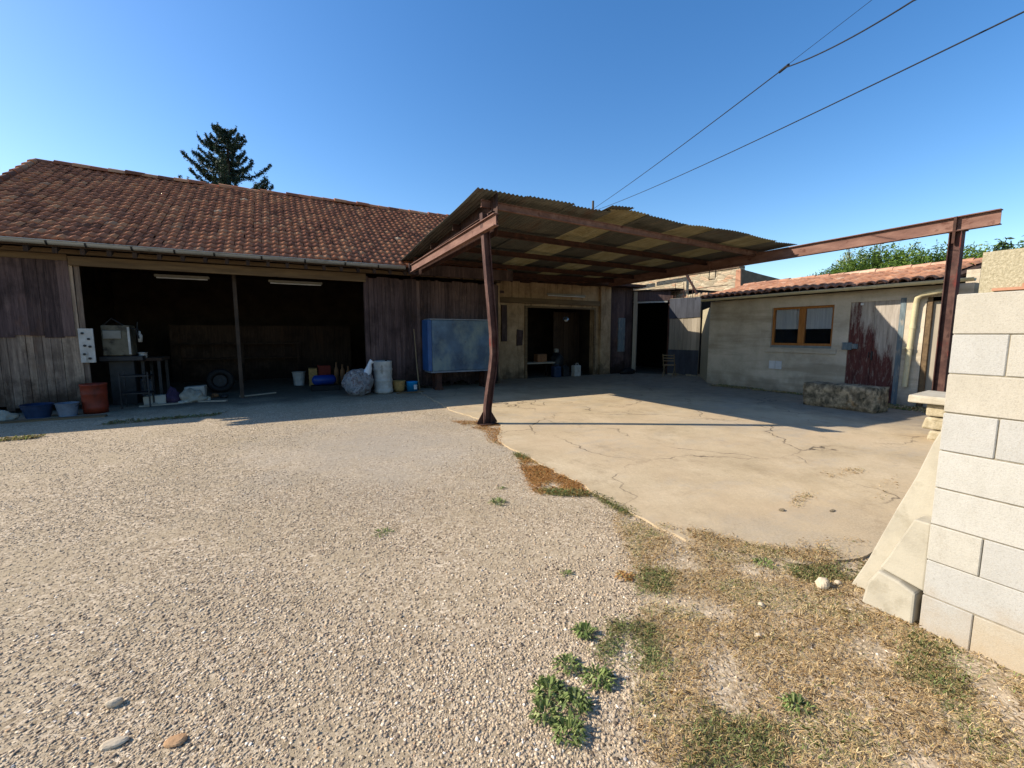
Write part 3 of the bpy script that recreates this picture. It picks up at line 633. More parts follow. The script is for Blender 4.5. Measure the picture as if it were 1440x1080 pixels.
def fr(m, y0, y1, z0, z1, t, x0, x1):
    m.box(x0, x1, y0, y0 + t, z0, z1); m.box(x0, x1, y1 - t, y1, z0, z1); m.box(x0, x1, y0 + t, y1 - t, z0, z0 + t); m.box(x0, x1, y0 + t, y1 - t, z1 - t, z1)
fr(wn, wins[0], wins[1], wins[2] + .06, wins[3], .06, X0 + .05, X0 + .13)
wn.box(X0 + .04, X0 + .13, 6.56, 6.72, wins[2] + .12, wins[3] - .06)
wo_ = wn.build('window', 'window_wood', ob, bevel=.005)
m2 = MB(); m2.box(X0 + .04, X0 + .14, wins[0] + .01, wins[1] - .01, wins[2], wins[2] + .06); m2.build('sill_rail', 'grey_frame', wo_)
for a, b in ((5.93, 6.56), (6.72, 7.36)):
    m2 = MB(); m2.box(X0 + .085, X0 + .095, a, b, 1.36, 2.27); m2.build('pane', 'glass', wo_)
m2 = MB()
for a, b, z in ((5.93, 6.56, 1.74), (6.72, 7.36, 1.74)):
    for i in range(14):
        y = a + (b - a) * i / 14; m2.box(X0 + .115 + .008 * math.sin(i * 1.9), X0 + .12 + .008 * math.sin(i * 1.9), y, y + (b - a) / 14 + .004, z, 2.3)
m2.build('curtain', 'curtain', wo_)
m2 = MB(); m2.box(X0 + .9, X0 + 1, 5.6, 7.7, .9, 2.5); m2.box(X0 + .22, X0 + 1, 5.5, 5.6, .9, 2.5); m2.box(X0 + .22, X0 + 1, 7.6, 7.7, .9, 2.5); m2.build('inner_room', 'room', ob)
# peeling plank door
mb = MB(); y = dr[0]
mb.box(X0 + .03, X0 + .07, dr[0], dr[0] + .47, dr[2], dr[3]); mb.box(X0 + .03, X0 + .07, dr[0] + .478, dr[1], dr[2], dr[3])
do = mb.build('door', 'door_peel', ob); do['label'] = 'double plank door with flaking dark red paint'
m2 = MB(); m2.box(X0 + .0, X0 + .03, 5.0, 5.03, 1.0, 1.2); m2.tube([(X0, 5.06, 1.06), (X0 - .03, 5.06, 1.06), (X0 - .03, 5.06, 1.18), (X0, 5.06, 1.18)], .008, 6); m2.build('handle', 'dark_metal', do)
m2 = MB(); m2.box(X0 - .01, X0 + .06, dr[0] - .1, dr[0], 0, 2.4); o = m2.build('door_jamb', 'blue_paint_old', ob)
m2 = MB(); m2.box(X0 - .012, X0 + .08, 4.02, 4.1, 0, 2.38); m2.box(X0 + .0, X0 + .08, 3.58, 4.02, 2.3, 2.38); m2.build('door_frame', 'beam_wood', ob)
m2 = MB(); m2.box(X0 + .06, X0 + .1, 3.58, 4.02, .03, 2.3); m2.build('side_door', 'pale_sheet', ob)
# blue-grey meter board, by the door
m2 = MB(); m2.box(X0 - .05, X0 - .001, 5.42, 5.62, 1.22, 1.4); m2.box(X0 - .035, X0 - .001, 5.3, 5.42, 1.25, 1.37); m2.build('meter_box', 'blue_paint_old', ob, bevel=.006)
m2 = MB(); m2.box(X0 - .03, X0 - .002, 5.25, 5.31, 2.28, 2.33); m2.build('door_light', 'label_white', ob, bevel=.008)
# vents
for k, (ya, yb) in enumerate(((7.06, 7.22), (7.24, 7.40))):
    m2 = MB(); fr(m2, ya, yb, .64, .86, .015, X0 - .02, X0); m2.box(X0 - .02, X0, ya + .015, yb - .015, .74, .76)
    for i in range(5): m2.box(X0 - .016, X0 - .004, ya + .02, yb - .02, .665 + i * .015, .672 + i * .015); m2.box(X0 - .016, X0 - .004, ya + .02, yb - .02, .775 + i * .015, .782 + i * .015)
    m2.box(X0 - .003, X0, ya, yb, .64, .86); m2.build('vent', 'white_vent', ob)
# roof
m2 = MB(); m2.prism([(11.92, 2.70), (14.4, 3.24), (14.4, 3.18), (11.92, 2.64)], 1, Y0 + .3, Y1 + .05)
m2.prism([(16.4, 2.85), (14.4, 3.24), (14.4, 3.18), (16.4, 2.79)], 1, Y0 + .3, Y1 + .05); m2.build('roof_deck', 'planks_inside', ob)
V, F, T = tile_roof(-Y1 - .1, -Y0 - .52, 11.86, 2.72, 14.45, 3.26, .20, .34, .075, .02, 7, True, .014, 5)
V2 = np.stack([V[:, 1], -V[:, 0], V[:, 2]], 1)
o = fast_mesh('roof', V2 - np.array([12.2, 6.5, 0]), F[:, ::-1], T, 'tile_barrel', 4); o.parent = ob; rf2 = o; PW[o.name] = (12.2, 6.5, 0)
m2 = MB(); y = Y0 + .3
while y < Y1 + .1:
    n = 8; r_ = .1 + rnd.uniform(-.01, .01); vs = []
    for yy, rr in ((y, r_ + .01), (y + .42, r_ - .01)):
        for k in range(n): q = math.pi * k / (n - 1); vs.append((14.45 + rr * math.cos(q), yy, 3.27 + rr * math.sin(q)))
    m2.add(vs, [(k, k + n, k + 1 + n, k + 1) for k in range(n - 1)] + [tuple(range(n))], rnd.random()); y += .38
m2.build('ridge_tiles', 'tile_barrel', rf2)
# gutter + downpipe
m2 = MB(); n = 9; cx_, cz_ = 11.84, 2.68
pr = [(.062 * math.cos(math.pi + math.pi * k / (n - 1)), .062 * math.sin(math.pi + math.pi * k / (n - 1))) for k in range(n)]
for sc_, fl in ((1, 0), (.92, 1)):
    vs = [(cx_ + p[0] * sc_, y, cz_ + p[1] * sc_) for y in (Y0 - .1, 9.46) for p in pr]
    m2.add(vs, [(k, k + 1, k + 1 + n, k + n) if not fl else (k, k + n, k + 1 + n, k + 1) for k in range(n - 1)], .5, True)
m2.tube([(cx_ - .062, Y0 - .1, cz_), (cx_ - .062, 9.46, cz_)], .009, 6); m2.add([(cx_ + p[0], 9.46, cz_ + p[1]) for p in pr], [tuple(range(n))])
g2 = m2.build('gutter', 'pvc', ob)
for y in (9.3, 8.2, 7.1, 5.45, 4.9, 3.9):
    m2 = MB(); vs = [(cx_ + p[0] * 1.12, yy, cz_ + p[1] * 1.12) for yy in (y, y + .05) for p in pr]
    m2.add(vs, [(k, k + 1, k + 1 + n, k + n) for k in range(n - 1)], .5, True); m2.build('gutter_joint', 'pvc', g2)
m2 = MB(); m2.tube([(11.9, 3.65, 2.58), (12.0, 3.75, 2.5), (12.02, 3.95, 2.46), (12.05, 4.15, 2.44), (12.09, 4.24, 2.38), (12.12, 4.27, 2.25), (12.12, 4.3, 1.3), (12.12, 4.32, .45)], .05, 12)
m2.tube([(12.12, 4.285, 1.72), (12.12, 4.29, 1.80)], .058, 12)
dp = m2.build('downpipe', 'pvc', ob)
m2 = MB(); m2.tube([(12.12, 4.3, 1.28), (12.12, 4.3, 1.32)], .06, 12); m2.box(12.1, 12.2, 4.33, 4.42, 1.28, 1.32); m2.build('pipe_clamp', 'pvc', dp)

# ------------------------------------------------------------------ canopy
cn = thing('canopy', 'rusty steel canopy roofed with corrugated sheets and yellow translucent panels', 'canopy', (6.9, 9.0, 0))
def zf(s):   # front edge height
    xs = [3.0, 5.8, 7.0, 8.6, 10.8, 11.3]; zs = [3.97, 3.94, 3.90, 3.81, 3.72, 3.71]; return float(np.interp(s, xs, zs))
def yf(s): return float(np.interp(s, [3.0, 6, 10.8], [6.78, 6.68, 6.2]))
def zr(s, t):  # roof height
    k = (t - 6.7) / (12.45 - 6.7); zb = np.interp(s, [3.0, 10.8], [3.55, 3.60]); return float(zf(s) * (1 - k) + zb * k)
wsh = .90
for i in range(9):
    s0 = 3.0 + i * wsh - .02; s1 = s0 + wsh + (.08 if i < 8 else 0); yel = i in (3, 5, 7)
    over = rnd.uniform(-.06, .06); lift = .010 * (i % 2) + (.012 if i == 3 else 0)
    m2 = MB(); nx = 96; ny = 10; vs = []; 
    for j in range(ny + 1):
        for a in range(nx + 1):
            s = s0 + (s1 - s0) * a / nx; t = yf(s) + over + ((12.4 if i < 2 else 14.2) - yf(s)) * j / ny
            z = zr(s, min(t, 12.6)) + lift + .011 * math.sin(2 * math.pi * s / .080) + .012 * math.sin(s * 3 + j)
            z += ((1 - j / ny) ** 5 * (.015 * math.sin(s * 2.3) + .035 * math.exp(-((s - 6.15) / .35) ** 2) + .03 * math.exp(-((s - 8.05) / .3) ** 2)))
            vs.append((s, t, z))
    m2.add(vs, [(j * (nx + 1) + a, j * (nx + 1) + a + 1, (j + 1) * (nx + 1) + a + 1, (j + 1) * (nx + 1) + a) for j in range(ny) for a in range(nx)], rnd.random(), True)
    o = m2.build('roof_sheet', 'fibre' if yel else 'iron', cn)
    if yel: o['label'] = 'yellow translucent corrugated sheet'
    sd_ = o.modifiers.new('thick', 'SOLIDIFY'); sd_.thickness = .003
# small odd sheet lying crooked at the front edge
m2 = MB(); vs = []
for j in range(3):
    for a in range(41):
        s = 5.6 + a * .014; t = 6.55 + j * .5; vs.append((s, t, zr(s, t) + .035 + .05 * (a / 40) + .011 * math.sin(2 * math.pi * s / .08)))
m2.add(vs, [(j * 41 + a, j * 41 + a + 1, (j + 1) * 41 + a + 1, (j + 1) * 41 + a) for j in range(2) for a in range(40)], .2, True); o = m2.build('loose_sheet', 'iron', cn)
o.modifiers.new('thick', 'SOLIDIFY').thickness = .003
# purlins along X
for t in (7.05, 8.45, 9.9, 11.3, 12.3):
    m2 = MB(); m2.ibeam((3.15, t, zr(3.15, t) - .12), (10.75, t, zr(10.75, t) - .10), .12, .065, tf=.01)
    m2.build('purlin', 'rust_beam' if t < 8 else 'rust_dark', cn)
m2 = MB(); m2.ibeam((3.1, 6.36, 3.40), (3.1, 11.35, 3.29), .19, .09); m2.build('side_rafter', 'rust_beam', cn)
m2 = MB(); m2.ibeam((3.24, 6.75, 3.60), (3.24, 12.4, 3.42), .08, .06); m2.build('upper_rafter', 'rust_dark', cn)
# dark vertical sheet added to block sun between the side rafter and the roof
m2 = MB(); n = 120; vs = []
for k in range(n + 1):
    t = 6.75 + (12.35 - 6.75) * k / n; x = 3.32 + .008 * math.sin(t * 80); vs += [(x, t, 3.26 - (t - 6.75) * .022), (x, t, zr(3.32, t) - .012)]
m2.add(vs, [(2 * k, 2 * k + 1, 2 * k + 3, 2 * k + 2) for k in range(n)], .3, True); o = m2.build('side_sun_block', 'rust_dark', cn); o.modifiers.new('thick', 'SOLIDIFY').thickness = .003
# long beam
m2 = MB(); m2.ibeam((10.7, 2.78, 3.545), (10.7, 12.6, 3.44), .25, .125, tf=.016); 
m2.box(10.63, 10.77, 8.3, 8.32, 3.36, 3.60); lb = m2.build('long_beam', 'rust_beam', cn)
m2 = MB(); m2.tube([(10.7, 8.35, 3.36), (10.7, 8.36, 3.12)], .012, 5); m2.tube([(10.7, 8.15, 3.36), (10.7, 8.16, 3.14)], .012, 5); m2.tube([(10.7, 8.36, 3.12), (10.7, 8.16, 3.12)], .012, 5); m2.build('hook', 'dark_metal', lb)
# bent left post: I section swept
def swept_i(path, w_, d_, t_):
    m = MB()
    for (x0_, x1_, y0_, y1_) in ((-w_ / 2, w_ / 2, -d_ / 2, -d_ / 2 + t_), (-w_ / 2, w_ / 2, d_ / 2 - t_, d_ / 2), (-t_ / 2, t_ / 2, -d_ / 2 + t_, d_ / 2 - t_)):
        vs = []
        for (px, py, pz) in path: vs += [(px + x0_, py + y0_, pz), (px + x1_, py + y0_, pz), (px + x1_, py + y1_, pz), (px + x0_, py + y1_, pz)]
        fs = [(0, 3, 2, 1)]; N = len(path)
        for i in range(N - 1):
            for k in range(4): a = i * 4 + k; b = i * 4 + (k + 1) % 4; fs.append((a, b, b + 4, a + 4))
        fs.append(tuple((N - 1) * 4 + k for k in range(4))); m.add(vs, fs, .5)
    return m
path = [(3.17, 6.91, .0), (3.18, 6.91, .3), (3.215, 6.9, .6), (3.27, 6.89, .95), (3.30, 6.88, 1.25), (3.29, 6.88, 1.6), (3.25, 6.89, 2.1), (3.2, 6.9, 2.7), (3.16, 6.91, 3.3), (3.14, 6.91, 3.62)]
m2 = swept_i(path, .11, .12, .012)
for q in range(len(m2.v)):
    pz = m2.v[q][2]; c0 = min(path, key=lambda p: abs(p[2] - pz)); dx, dy = m2.v[q][0] - c0[0], m2.v[q][1] - c0[1]; m2.v[q] = (c0[0] + dy, c0[1] + dx, pz)
po = m2.build('bent_post', 'rust', cn); po['label'] = 'buckled steel post standing on the slab edge'
m2 = MB(); m2.box(3.0, 3.34, 6.78, 7.04, .018, .03)
for sx in (-1, 1):
    m2.prism([(3.17 + sx * .075, .03), (3.17 + sx * .2, .03), (3.17 + sx * .19, .06), (3.17 + sx * .078, .24)], 1, 6.9, 6.915)
m2.build('base_plate', 'rust_dark', po)
# right post
m2 = swept_i([(10.7, 3.3, 0), (10.7, 3.3, 3.415)], .16, .17, .013); p2 = m2.build('right_post', 'rust', cn)
m2 = MB(); m2.box(10.61, 10.79, 3.18, 3.42, 3.40, 3.416); m2.box(10.615, 10.66, 3.30, 3.34, 3.2, 3.66); m2.build('bracket', 'rust_dark', p2)

# ------------------------------------------------------------------ block wall at the right
mb = MB(); core = MB(); core.box(3.007, 3.188, -3.3, .892, 0, 1.79)
for r_ in range(9):
    z0 = r_ * .2 + .0022; z1 = (r_ + 1) * .2 - .0022; half = r_ in (7, 5, 2, 0, 8)
    y = .9; first = True
    while y > -3.3:
        wd = (.2 if half and r_ != 8 else .4) if first else .4
        j = rnd.uniform(-.0025, .0025); mb.box(3.0 + j, 3.2, y - wd + .004, y - .0, z0 + rnd.uniform(-.001, .001), z1 + rnd.uniform(-.001, .001), rnd.random()); y -= wd; first = False
bw = thing('block_wall', 'raw pale concrete block wall standing nearest the viewer', 'wall', (3.1, -.5, 0))
mb.build('blocks', 'block', bw, bevel=.004); core.build('mortar', 'block_joint', bw)
# leaning slab and broken pieces at the end of the wall
ft = MB(); ft.prism([(.905, 0), (1.29, 0), (1.215, .2), (1.155, .4), (1.10, .58), (1.03, .79), (.975, 1.0), (.95, 1.07), (.94, 1.15), (.905, 1.17)], 0, 3.15, 3.2, .4)
o = ft.build('leaning_slab', 'footing', None, bevel=.006); tag(o, 'tall narrow concrete slab leaning against the end of the block wall', 'concrete slab'); recentre(o, (3.18, 1.1, 0))
ft = MB(); ft.prism([(.903, .205), (.903, .59), (.975, .59), (1.0, .52), (1.045, .40), (1.065, .34), (1.105, .245), (1.0, .225)], 0, 3.02, 3.145, .4)
o = ft.build('broken_block', 'footing', None, bevel=.008, seg=2); tag(o, 'broken slanted concrete block end jutting from the foot of the wall', 'concrete block'); recentre(o, (3.1, 1.0, 0))
ft = MB(); ft.prism([(.925, .0), (.925, .185), (1.0, .218), (1.10, .236), (1.145, .14), (1.165, .0)], 0, 2.99, 3.14, .4)
o = ft.build('concrete_chunk', 'footing', None, bevel=.012, seg=2); tag(o, 'low pale concrete chunk on the grass below the slanted block end', 'concrete chunk'); recentre(o, (3.06, 1.03, 0))
# pebbledash wall and its coping behind
pw = thing('pebbledash_wall', 'sunlit pebbledash wall with red coping showing above the block wall', 'wall', (6.0, 0, 0))
mb = MB(); mb.box(6.0, 6.25, -3, 1.65, 0, 2.38); mb.build('wall', 'pebbledash', pw)
mb = MB(); mb.box(5.95, 5.999, -3, 1.36, 2.03, 2.06, .6); mb.box(5.95, 5.999, 1.0, 1.55, 2.005, 2.03, .6); mb.build('red_coping', 'tile_barrel', pw)

# ------------------------------------------------------------------ stone table, trough
st = thing('stone_table', 'flat stone slab resting on a rough stone pillar behind the block wall', 'stone table', (8.9, 2.55, 0))
mb = MB(); mb.box(8.5, 9.2, 2.1, 2.98, .56, .69, jit=.015); o = mb.build('slab', 'slab_stone', st, bevel=.02, seg=2)
mb = MB(); mb.box(8.62, 9.1, 2.15, 2.78, .36, .555, jit=.02); mb.box(8.6, 9.12, 2.15, 2.80, .17, .355, jit=.025); mb.box(8.58, 9.12, 2.1, 2.72, .0, .165, jit=.02); mb.build('pillar', 'ped_stone', st, bevel=.03, seg=2)
mb = MB(); nx, nz = 14, 6
def rough_box(x0, x1, y0, y1, z0, z1, n, amp, seed):
    r = random.Random(seed); m = MB(); import itertools
    idx = {}; vs = []; fs = []
    nx_, ny_, nz_ = n
    def vid(i, j, k):
        if (i, j, k) not in idx:
            idx[(i, j, k)] = len(vs); e = sum((i in (0, nx_), j in (0, ny_), k in (0, nz_)))
            p = Vector((x0 + (x1 - x0) * i / nx_, y0 + (y1 - y0) * j / ny_, z0 + (z1 - z0) * k / nz_)); c = Vector(((x0 + x1) / 2, (y0 + y1) / 2, (z0 + z1) / 2))
            p += Vector((r.uniform(-amp, amp), r.uniform(-amp, amp), r.uniform(-amp, amp) if k else 0))
            if e >= 2: p += (c - p).normalized() * amp * 1.2
            if k == 0: p.z = z0
            vs.append(tuple(p))
        return idx[(i, j, k)]
    for i in range(nx_):
        for j in range(ny_):
            fs.append((vid(i, j, 0), vid(i, j + 1, 0), vid(i + 1, j + 1, 0), vid(i + 1, j, 0))); fs.append((vid(i, j, nz_), vid(i + 1, j, nz_), vid(i + 1, j + 1, nz_), vid(i, j + 1, nz_)))
    for i in range(nx_):
        for k in range(nz_):
            fs.append((vid(i, 0, k), vid(i + 1, 0, k), vid(i + 1, 0, k + 1), vid(i, 0, k + 1))); fs.append((vid(i, ny_, k), vid(i, ny_, k + 1), vid(i + 1, ny_, k + 1), vid(i + 1, ny_, k)))
    for j in range(ny_):
        for k in range(nz_):
            fs.append((vid(0, j, k), vid(0, j, k + 1), vid(0, j + 1, k + 1), vid(0, j + 1, k))); fs.append((vid(nx_, j, k), vid(nx_, j + 1, k), vid(nx_, j + 1, k + 1), vid(nx_, j, k + 1)))
    m.add(vs, fs, .5, True); return m
m = rough_box(10.4, 10.95, 4.12, 5.52, 0.015, .53, (5, 14, 5), .018, 3)
o = m.build('stone_trough', 'trough'); tag(o, 'mossy rectangular stone trough below the outbuilding window and door', 'stone trough'); recentre(o, (10.67, 4.8, .015))

# ------------------------------------------------------------------ lamps
def tube_lamp(x0, x1, y, z, label):
    t = thing('tube_lamp', label, 'lamp', ((x0 + x1) / 2, y, z), 'tube lamps on the barn and workshop')
    m = MB(); m.box(x0, x1, y, y + .06, z, z + .06); m.build('housing', 'lamp_white', t, bevel=.006)
    m = MB(); m.tube([(x0 + .04, y + .02, z - .02), (x1 - .04, y + .02, z - .02)], .016, 8); m.build('tube', 'label_white', t); return t
tube_lamp(8.5, 10.2, 13.28, 3.0, 'long white tube lamp over the square workshop doorway')
tube_lamp(-.2, 1.1, 13.2, 2.96, 'tube lamp hanging in the right half of the barn opening')
tube_lamp(-2.6, -1.5, 13.4, 2.98, 'tube lamp hanging in the left half of the barn opening')
# round lamp seen in the doorway
t = thing('round_lamp', 'round glass lamp hanging in the workshop doorway', 'lamp', (9.75, 13.9, 2.17))
m = MB(); m.lathe([(.0, .12), (.05, .11), (.1, .05), (.115, -.02)], 16, (9.75, 13.9, 2.17)); m.build('shade', 'chrome', t)
m = MB(); m.lathe([(.09, -.01), (.06, -.07), (0, -.09)], 14, (9.75, 13.9, 2.17)); m.build('globe', 'label_white', t)
m = MB(); m.tube([(9.75, 13.9, 2.29), (9.75, 13.9, 2.9)], .006, 5); m.build('cord', 'cable', t)

# ------------------------------------------------------------------ blue cabinet on legs
bc = thing('blue_tank', 'big blue sheet metal tank on feet against the plank wall', 'tank', (4.65, 12.0, 0))
m = MB(); m.box(3.72, 5.68, 11.72, 12.3, .56, 2.0); m.build('body', 'blue_panel', bc, bevel=.02)
m = MB(); m.box(3.60, 3.715, 11.73, 12.28, .57, 2.0); m.build('end_panel', 'blue_side', bc, bevel=.01)
m = MB()
for z in (.8, 1.0, 1.22, 1.62, 1.78): m.box(4.25 if z < 1.5 else 4.7, 5.6, 11.705, 11.719, z, z + .018)
m.build('ribs', 'blue_panel', bc)
m = MB(); m.box(3.66, 5.7, 11.70, 12.3, .52, .56); m.build('edge_trim', 'grey_plastic', bc); m = MB(); m.box(3.66, 5.7, 11.70, 12.3, 2.0, 2.03); m.build('edge_trim', 'grey_plastic', bc)
for x in (3.85, 5.35):
    m = MB(); m.box(x, x + .16, 11.8, 11.95, 0.018, .52); m.box(x, x + .16, 12.1, 12.22, 0.018, .52); m.box(x - .03, x + .19, 11.78, 11.97, .018, .1); m.build('leg', 'rust_dark', bc)

# ------------------------------------------------------------------ containers and junk
def bucket(name, label, cat, x, y, r0, r1, h, mat, z=0, group=None, ribs=(), handle=True, n=24):
    t = thing(name, label, cat, (x, y, z), group); th = .006
    prof = [(0, .004), (r0, .004), (r0, 0)]
    zz = [i / 10 for i in range(11)]
    for k in zz:
        r = r0 + (r1 - r0) * k; r += sum(.008 for b in ribs if abs(b - k) < .03); prof.append((r, h * k))
    prof += [(r1 + .01, h), (r1 + .01, h - .012), (r1 - th, h - .006)] + [(r0 - th, .012), (0, .012)]
    m = MB(); m.lathe(prof, n, (x, y, z)); m.build('body', mat, t)
    if handle:
        m = MB(); m.tube([(x + (r1 + .008) * math.cos(a), y - (r1 + .02) * math.sin(a) * .6, z + h - .03 - .07 * math.sin(a)) for a in np.linspace(0, math.pi, 11)], .004, 5); m.build('handle', 'dark_metal', t)
    return t
bucket('blue_tub', 'wide dark blue tub below the left plank door', 'tub', -4.22, 11.6, .17, .23, .26, 'navy_plastic', ribs=(.7, .9))
bucket('white_tub', 'grey white tub between the blue tub and the orange drum', 'tub', -3.78, 11.55, .13, .17, .26, 'grey_plastic', ribs=(.85, .55))
t = thing('orange_drum', 'faded orange open drum beside the left plank door', 'drum', (-3.42, 11.75, 0))
m = MB(); m.lathe([(0, .01), (.18, .01), (.19, 0), (.195, .1), (.207, .12), (.197, .14), (.2, .38), (.212, .4), (.202, .42), (.205, .56), (.215, .57), (.215, .6), (.195, .6), (.185, .1), (0, .1)], 28, (-3.42, 11.75, 0)); m.build('body', 'orange_plastic', t)
# ribbed white barrel
t = thing('white_barrel', 'tall ribbed dirty white plastic barrel by the opening corner', 'barrel', (2.42, 12.05, 0))
prof = [(0, 0), (.2, 0), (.235, .02)]
for k in range(1, 40):
    z = .02 + k * .021; prof.append((.238 + .012 * (math.sin(z * 22) > .75), z))
prof += [(.245, .86), (.235, .88), (.2, .885), (.19, .875), (0, .875)]
m = MB(); m.lathe(prof, 28, (2.42, 12.05, 0)); m.build('body', 'white_plastic', t)
m = MB(); m.lathe([(.0, .91), (.03, .91), (.03, .87)], 12, (2.5, 12.0, 0)); m.build('bung', 'black_rubber', t)
# clear rubbish bag: lumpy blob
def blob(cx, cy, cz, rx, ry, rz, amp, seed, n=28, flat=True, freq=3.0):
    m = MB(); r = random.Random(seed); ph = [(r.uniform(-1, 1), r.uniform(-1, 1), r.uniform(-1, 1), r.uniform(0, 6)) for _ in range(9)]
    vs = []; fs = []; nv = n // 2
    for i in range(nv + 1):
        a = math.pi * i / nv
        for j in range(n):
            b = 2 * math.pi * j / n; d = (math.sin(a) * math.cos(b), math.sin(a) * math.sin(b), math.cos(a))
            k = 1 + amp * sum(math.sin(freq * (1 + q * .45) * (d[0] * p[0] + d[1] * p[1] + d[2] * p[2]) + p[3]) / (1 + q * .4) for q, p in enumerate(ph)) / 2
            z = cz + rz * d[2] * k
            if flat: z = max(z, 0)
            vs.append((cx + rx * d[0] * k, cy + ry * d[1] * k, z))
    for i in range(nv):
        for j in range(n): fs.append((i * n + j, (i + 1) * n + j, (i + 1) * n + (j + 1) % n, i * n + (j + 1) % n))
    return m.add(vs, fs, .5, True)
t = thing('rubbish_bag', 'bulging clear plastic rubbish bag left of the white barrel', 'bag', (1.72, 11.85, 0))
m = blob(1.72, 11.85, .32, .38, .28, .36, .15, 5, 56, freq=3.6); m.build('bag', 'bag', t)
m = MB(); m.tube([(1.95, 11.85, .55), (2.02, 11.82, .72), (2.04, 11.8, .84), (2.1, 11.8, .9)], [.12, .08, .045, .07], 10); m.build('knotted_neck', 'label_white', t)
t = thing('wicker_basket', 'straw coloured basket between the white barrel and blue bin', 'basket', (2.86, 12.12, 0))
m = MB(); m.lathe([(0, .01), (.12, .01), (.13, 0), (.15, .1), (.165, .2), (.18, .3), (.185, .31), (.17, .31), (.15, .2), (.12, .03), (0, .03)], 20, (2.86, 12.12, 0)); m.build('body', 'wicker', t)
t = thing('blue_bin', 'small bright blue bin with white label by the blue tank', 'bin', (3.2, 12.02, 0))
m = MB(); m.lathe([(0, .01), (.13, .01), (.14, 0), (.155, .26), (.165, .27), (.16, .28), (.14, .27), (.12, .03), (0, .03)], 20, (3.2, 12.02, 0)); m.build('body', 'cyan_plastic', t)
m = MB(); n = 5
vs = [(3.2 + .158 * math.cos(a), 12.02 + .158 * math.sin(a), z) for z in (.07, .2) for a in np.linspace(-1.5, -.75, n)]
m.add(vs, [(k, k + 1, k + 1 + n, k + n) for k in range(n - 1)], .5, True); m.build('label_patch', 'label_white', t)
t = thing('wooden_offcut', 'flat board lying on the ground in front of the blue bin', 'board', (3.05, 11.75, 0))
m = MB(); m.box(2.7, 3.45, 11.66, 11.8, .0, .03, jit=.01); m.build('board', 'beam_wood', t)
t = thing('leaning_stick', 'pale stick leaning on the plank wall left of the blue tank', 'stick', (3.42, 12.3, 0))
m = MB(); m.tube([(3.46, 12.2, 0), (3.42, 12.25, .7), (3.38, 12.33, 1.75)], [.022, .02, .014], 7); m.build('stick', 'chair_wood', t)
bucket('white_bucket', 'white bucket at the left of the clutter inside the right barn bay', 'bucket', .45, 15.2, .15, .19, .42, 'white_plastic', handle=False)
t = thing('blue_canister', 'bright blue canister lying inside the barn before the red box', 'canister', (1.05, 13.5, 0))
m = MB(); m.tube([(.72, 13.4, .3), (.76, 13.4, .3), (.8, 13.4, .3), (1.28, 13.45, .3), (1.33, 13.45, .3), (1.36, 13.45, .3)], [.05, .11, .14, .14, .11, .05], 16); m.build('body', 'blue_plastic', t)
m = MB(); m.box(.7, 1.4, 13.25, 13.6, 0, .15, jit=.01); o = m.build('black_crate', 'black_rubber'); tag(o, 'low black crate under the blue canister', 'crate'); recentre(o, (1.05, 13.42, 0))
m = MB(); m.box(1.0, 1.35, 14.8, 15.15, 0, .62, jit=.015); o = m.build('red_box', 'red_box', None, bevel=.01); tag(o, 'dull red box standing behind the blue canister', 'box'); recentre(o, (1.17, 15, 0))
m = MB(); m.box(.72, .96, 14.7, 15, 0, .55, jit=.015); o = m.build('straw_box', 'wicker', None, bevel=.01); tag(o, 'straw coloured box between the white bucket and the red box', 'box'); recentre(o, (.84, 14.85, 0))
for i, (x, h, lab) in enumerate(((1.5, .72, 'brown bottle shaped tin just right of the red box'), (1.68, .66, 'second brown tin from the red box'), (1.85, .6, 'third brown tin from the red box'))):
    t = thing('tall_tin', lab, 'tin', (x, 14.6, 0), 'brown tins in the barn'); m = MB(); m.lathe([(0, 0), (.07, 0), (.07, h * .7), (.03, h * .82), (.03, h), (0, h)], 12, (x, 14.6, 0)); m.build('body', 'brown_card', t)
# left bay
t = thing('socket_board', 'white board with round sockets at the edge of the left plank door', 'board', (-3.6, 12.33, .9))
m = MB(); m.box(-3.74, -3.5, 12.325, 12.35, 1.0, 1.72); m.build('board', 'white_plastic', t, bevel=.004)
for (dx, z) in ((.07, 1.62), (.16, 1.5), (.09, 1.36), (.17, 1.34), (.07, 1.18), (.15, 1.09)):
    m = MB(); x = -3.74 + dx; m.tube([(x, 12.324, z), (x, 12.305, z)], .025, 12); m.build('socket', 'dark_metal', t)
t = thing('machine_cabinet', 'worn cream machine cabinet standing just inside the left bay', 'machine', (-3.3, 12.9, 0))
m = MB(); m.box(-3.50, -3.0, 12.75, 13.2, 1.12, 1.8, jit=.01); m.build('cabinet', 'cream_paint', t, bevel=.015)
m = MB(); m.box(-3.46, -3.15, 12.72, 12.745, 1.5, 1.68); m.build('panel', 'lamp_white', t, bevel=.005)
m = MB(); m.box(-3.56, -2.8, 12.7, 13.25, 1.0, 1.11); m.box(-3.45, -3.0, 12.85, 13.2, 0, 1.0); m.build('stand', 'dark_metal', t, bevel=.01)
m = MB(); m.box(-3.04, -3.0, 12.73, 12.749, 1.15, 1.76); m.build('edge_strip', 'white_plastic', t)
m = MB(); m.tube([(-3.45, 12.8, 1.8), (-3.3, 12.8, 1.95), (-3.05, 12.8, 1.75), (-2.9, 12.8, 1.72), (-2.86, 12.8, 1.5)], .018, 7); m.build('hose', 'black_rubber', t)
t = thing('spray_bottle', 'small white spray bottle hanging beside the cream cabinet', 'bottle', (-2.86, 12.9, 1.4))
m = MB(); m.lathe([(0, 0), (.04, 0), (.05, .16), (.02, .2), (.02, .25), (0, .25)], 12, (-2.86, 12.9, 1.42)); m.build('body', 'white_plastic', t)
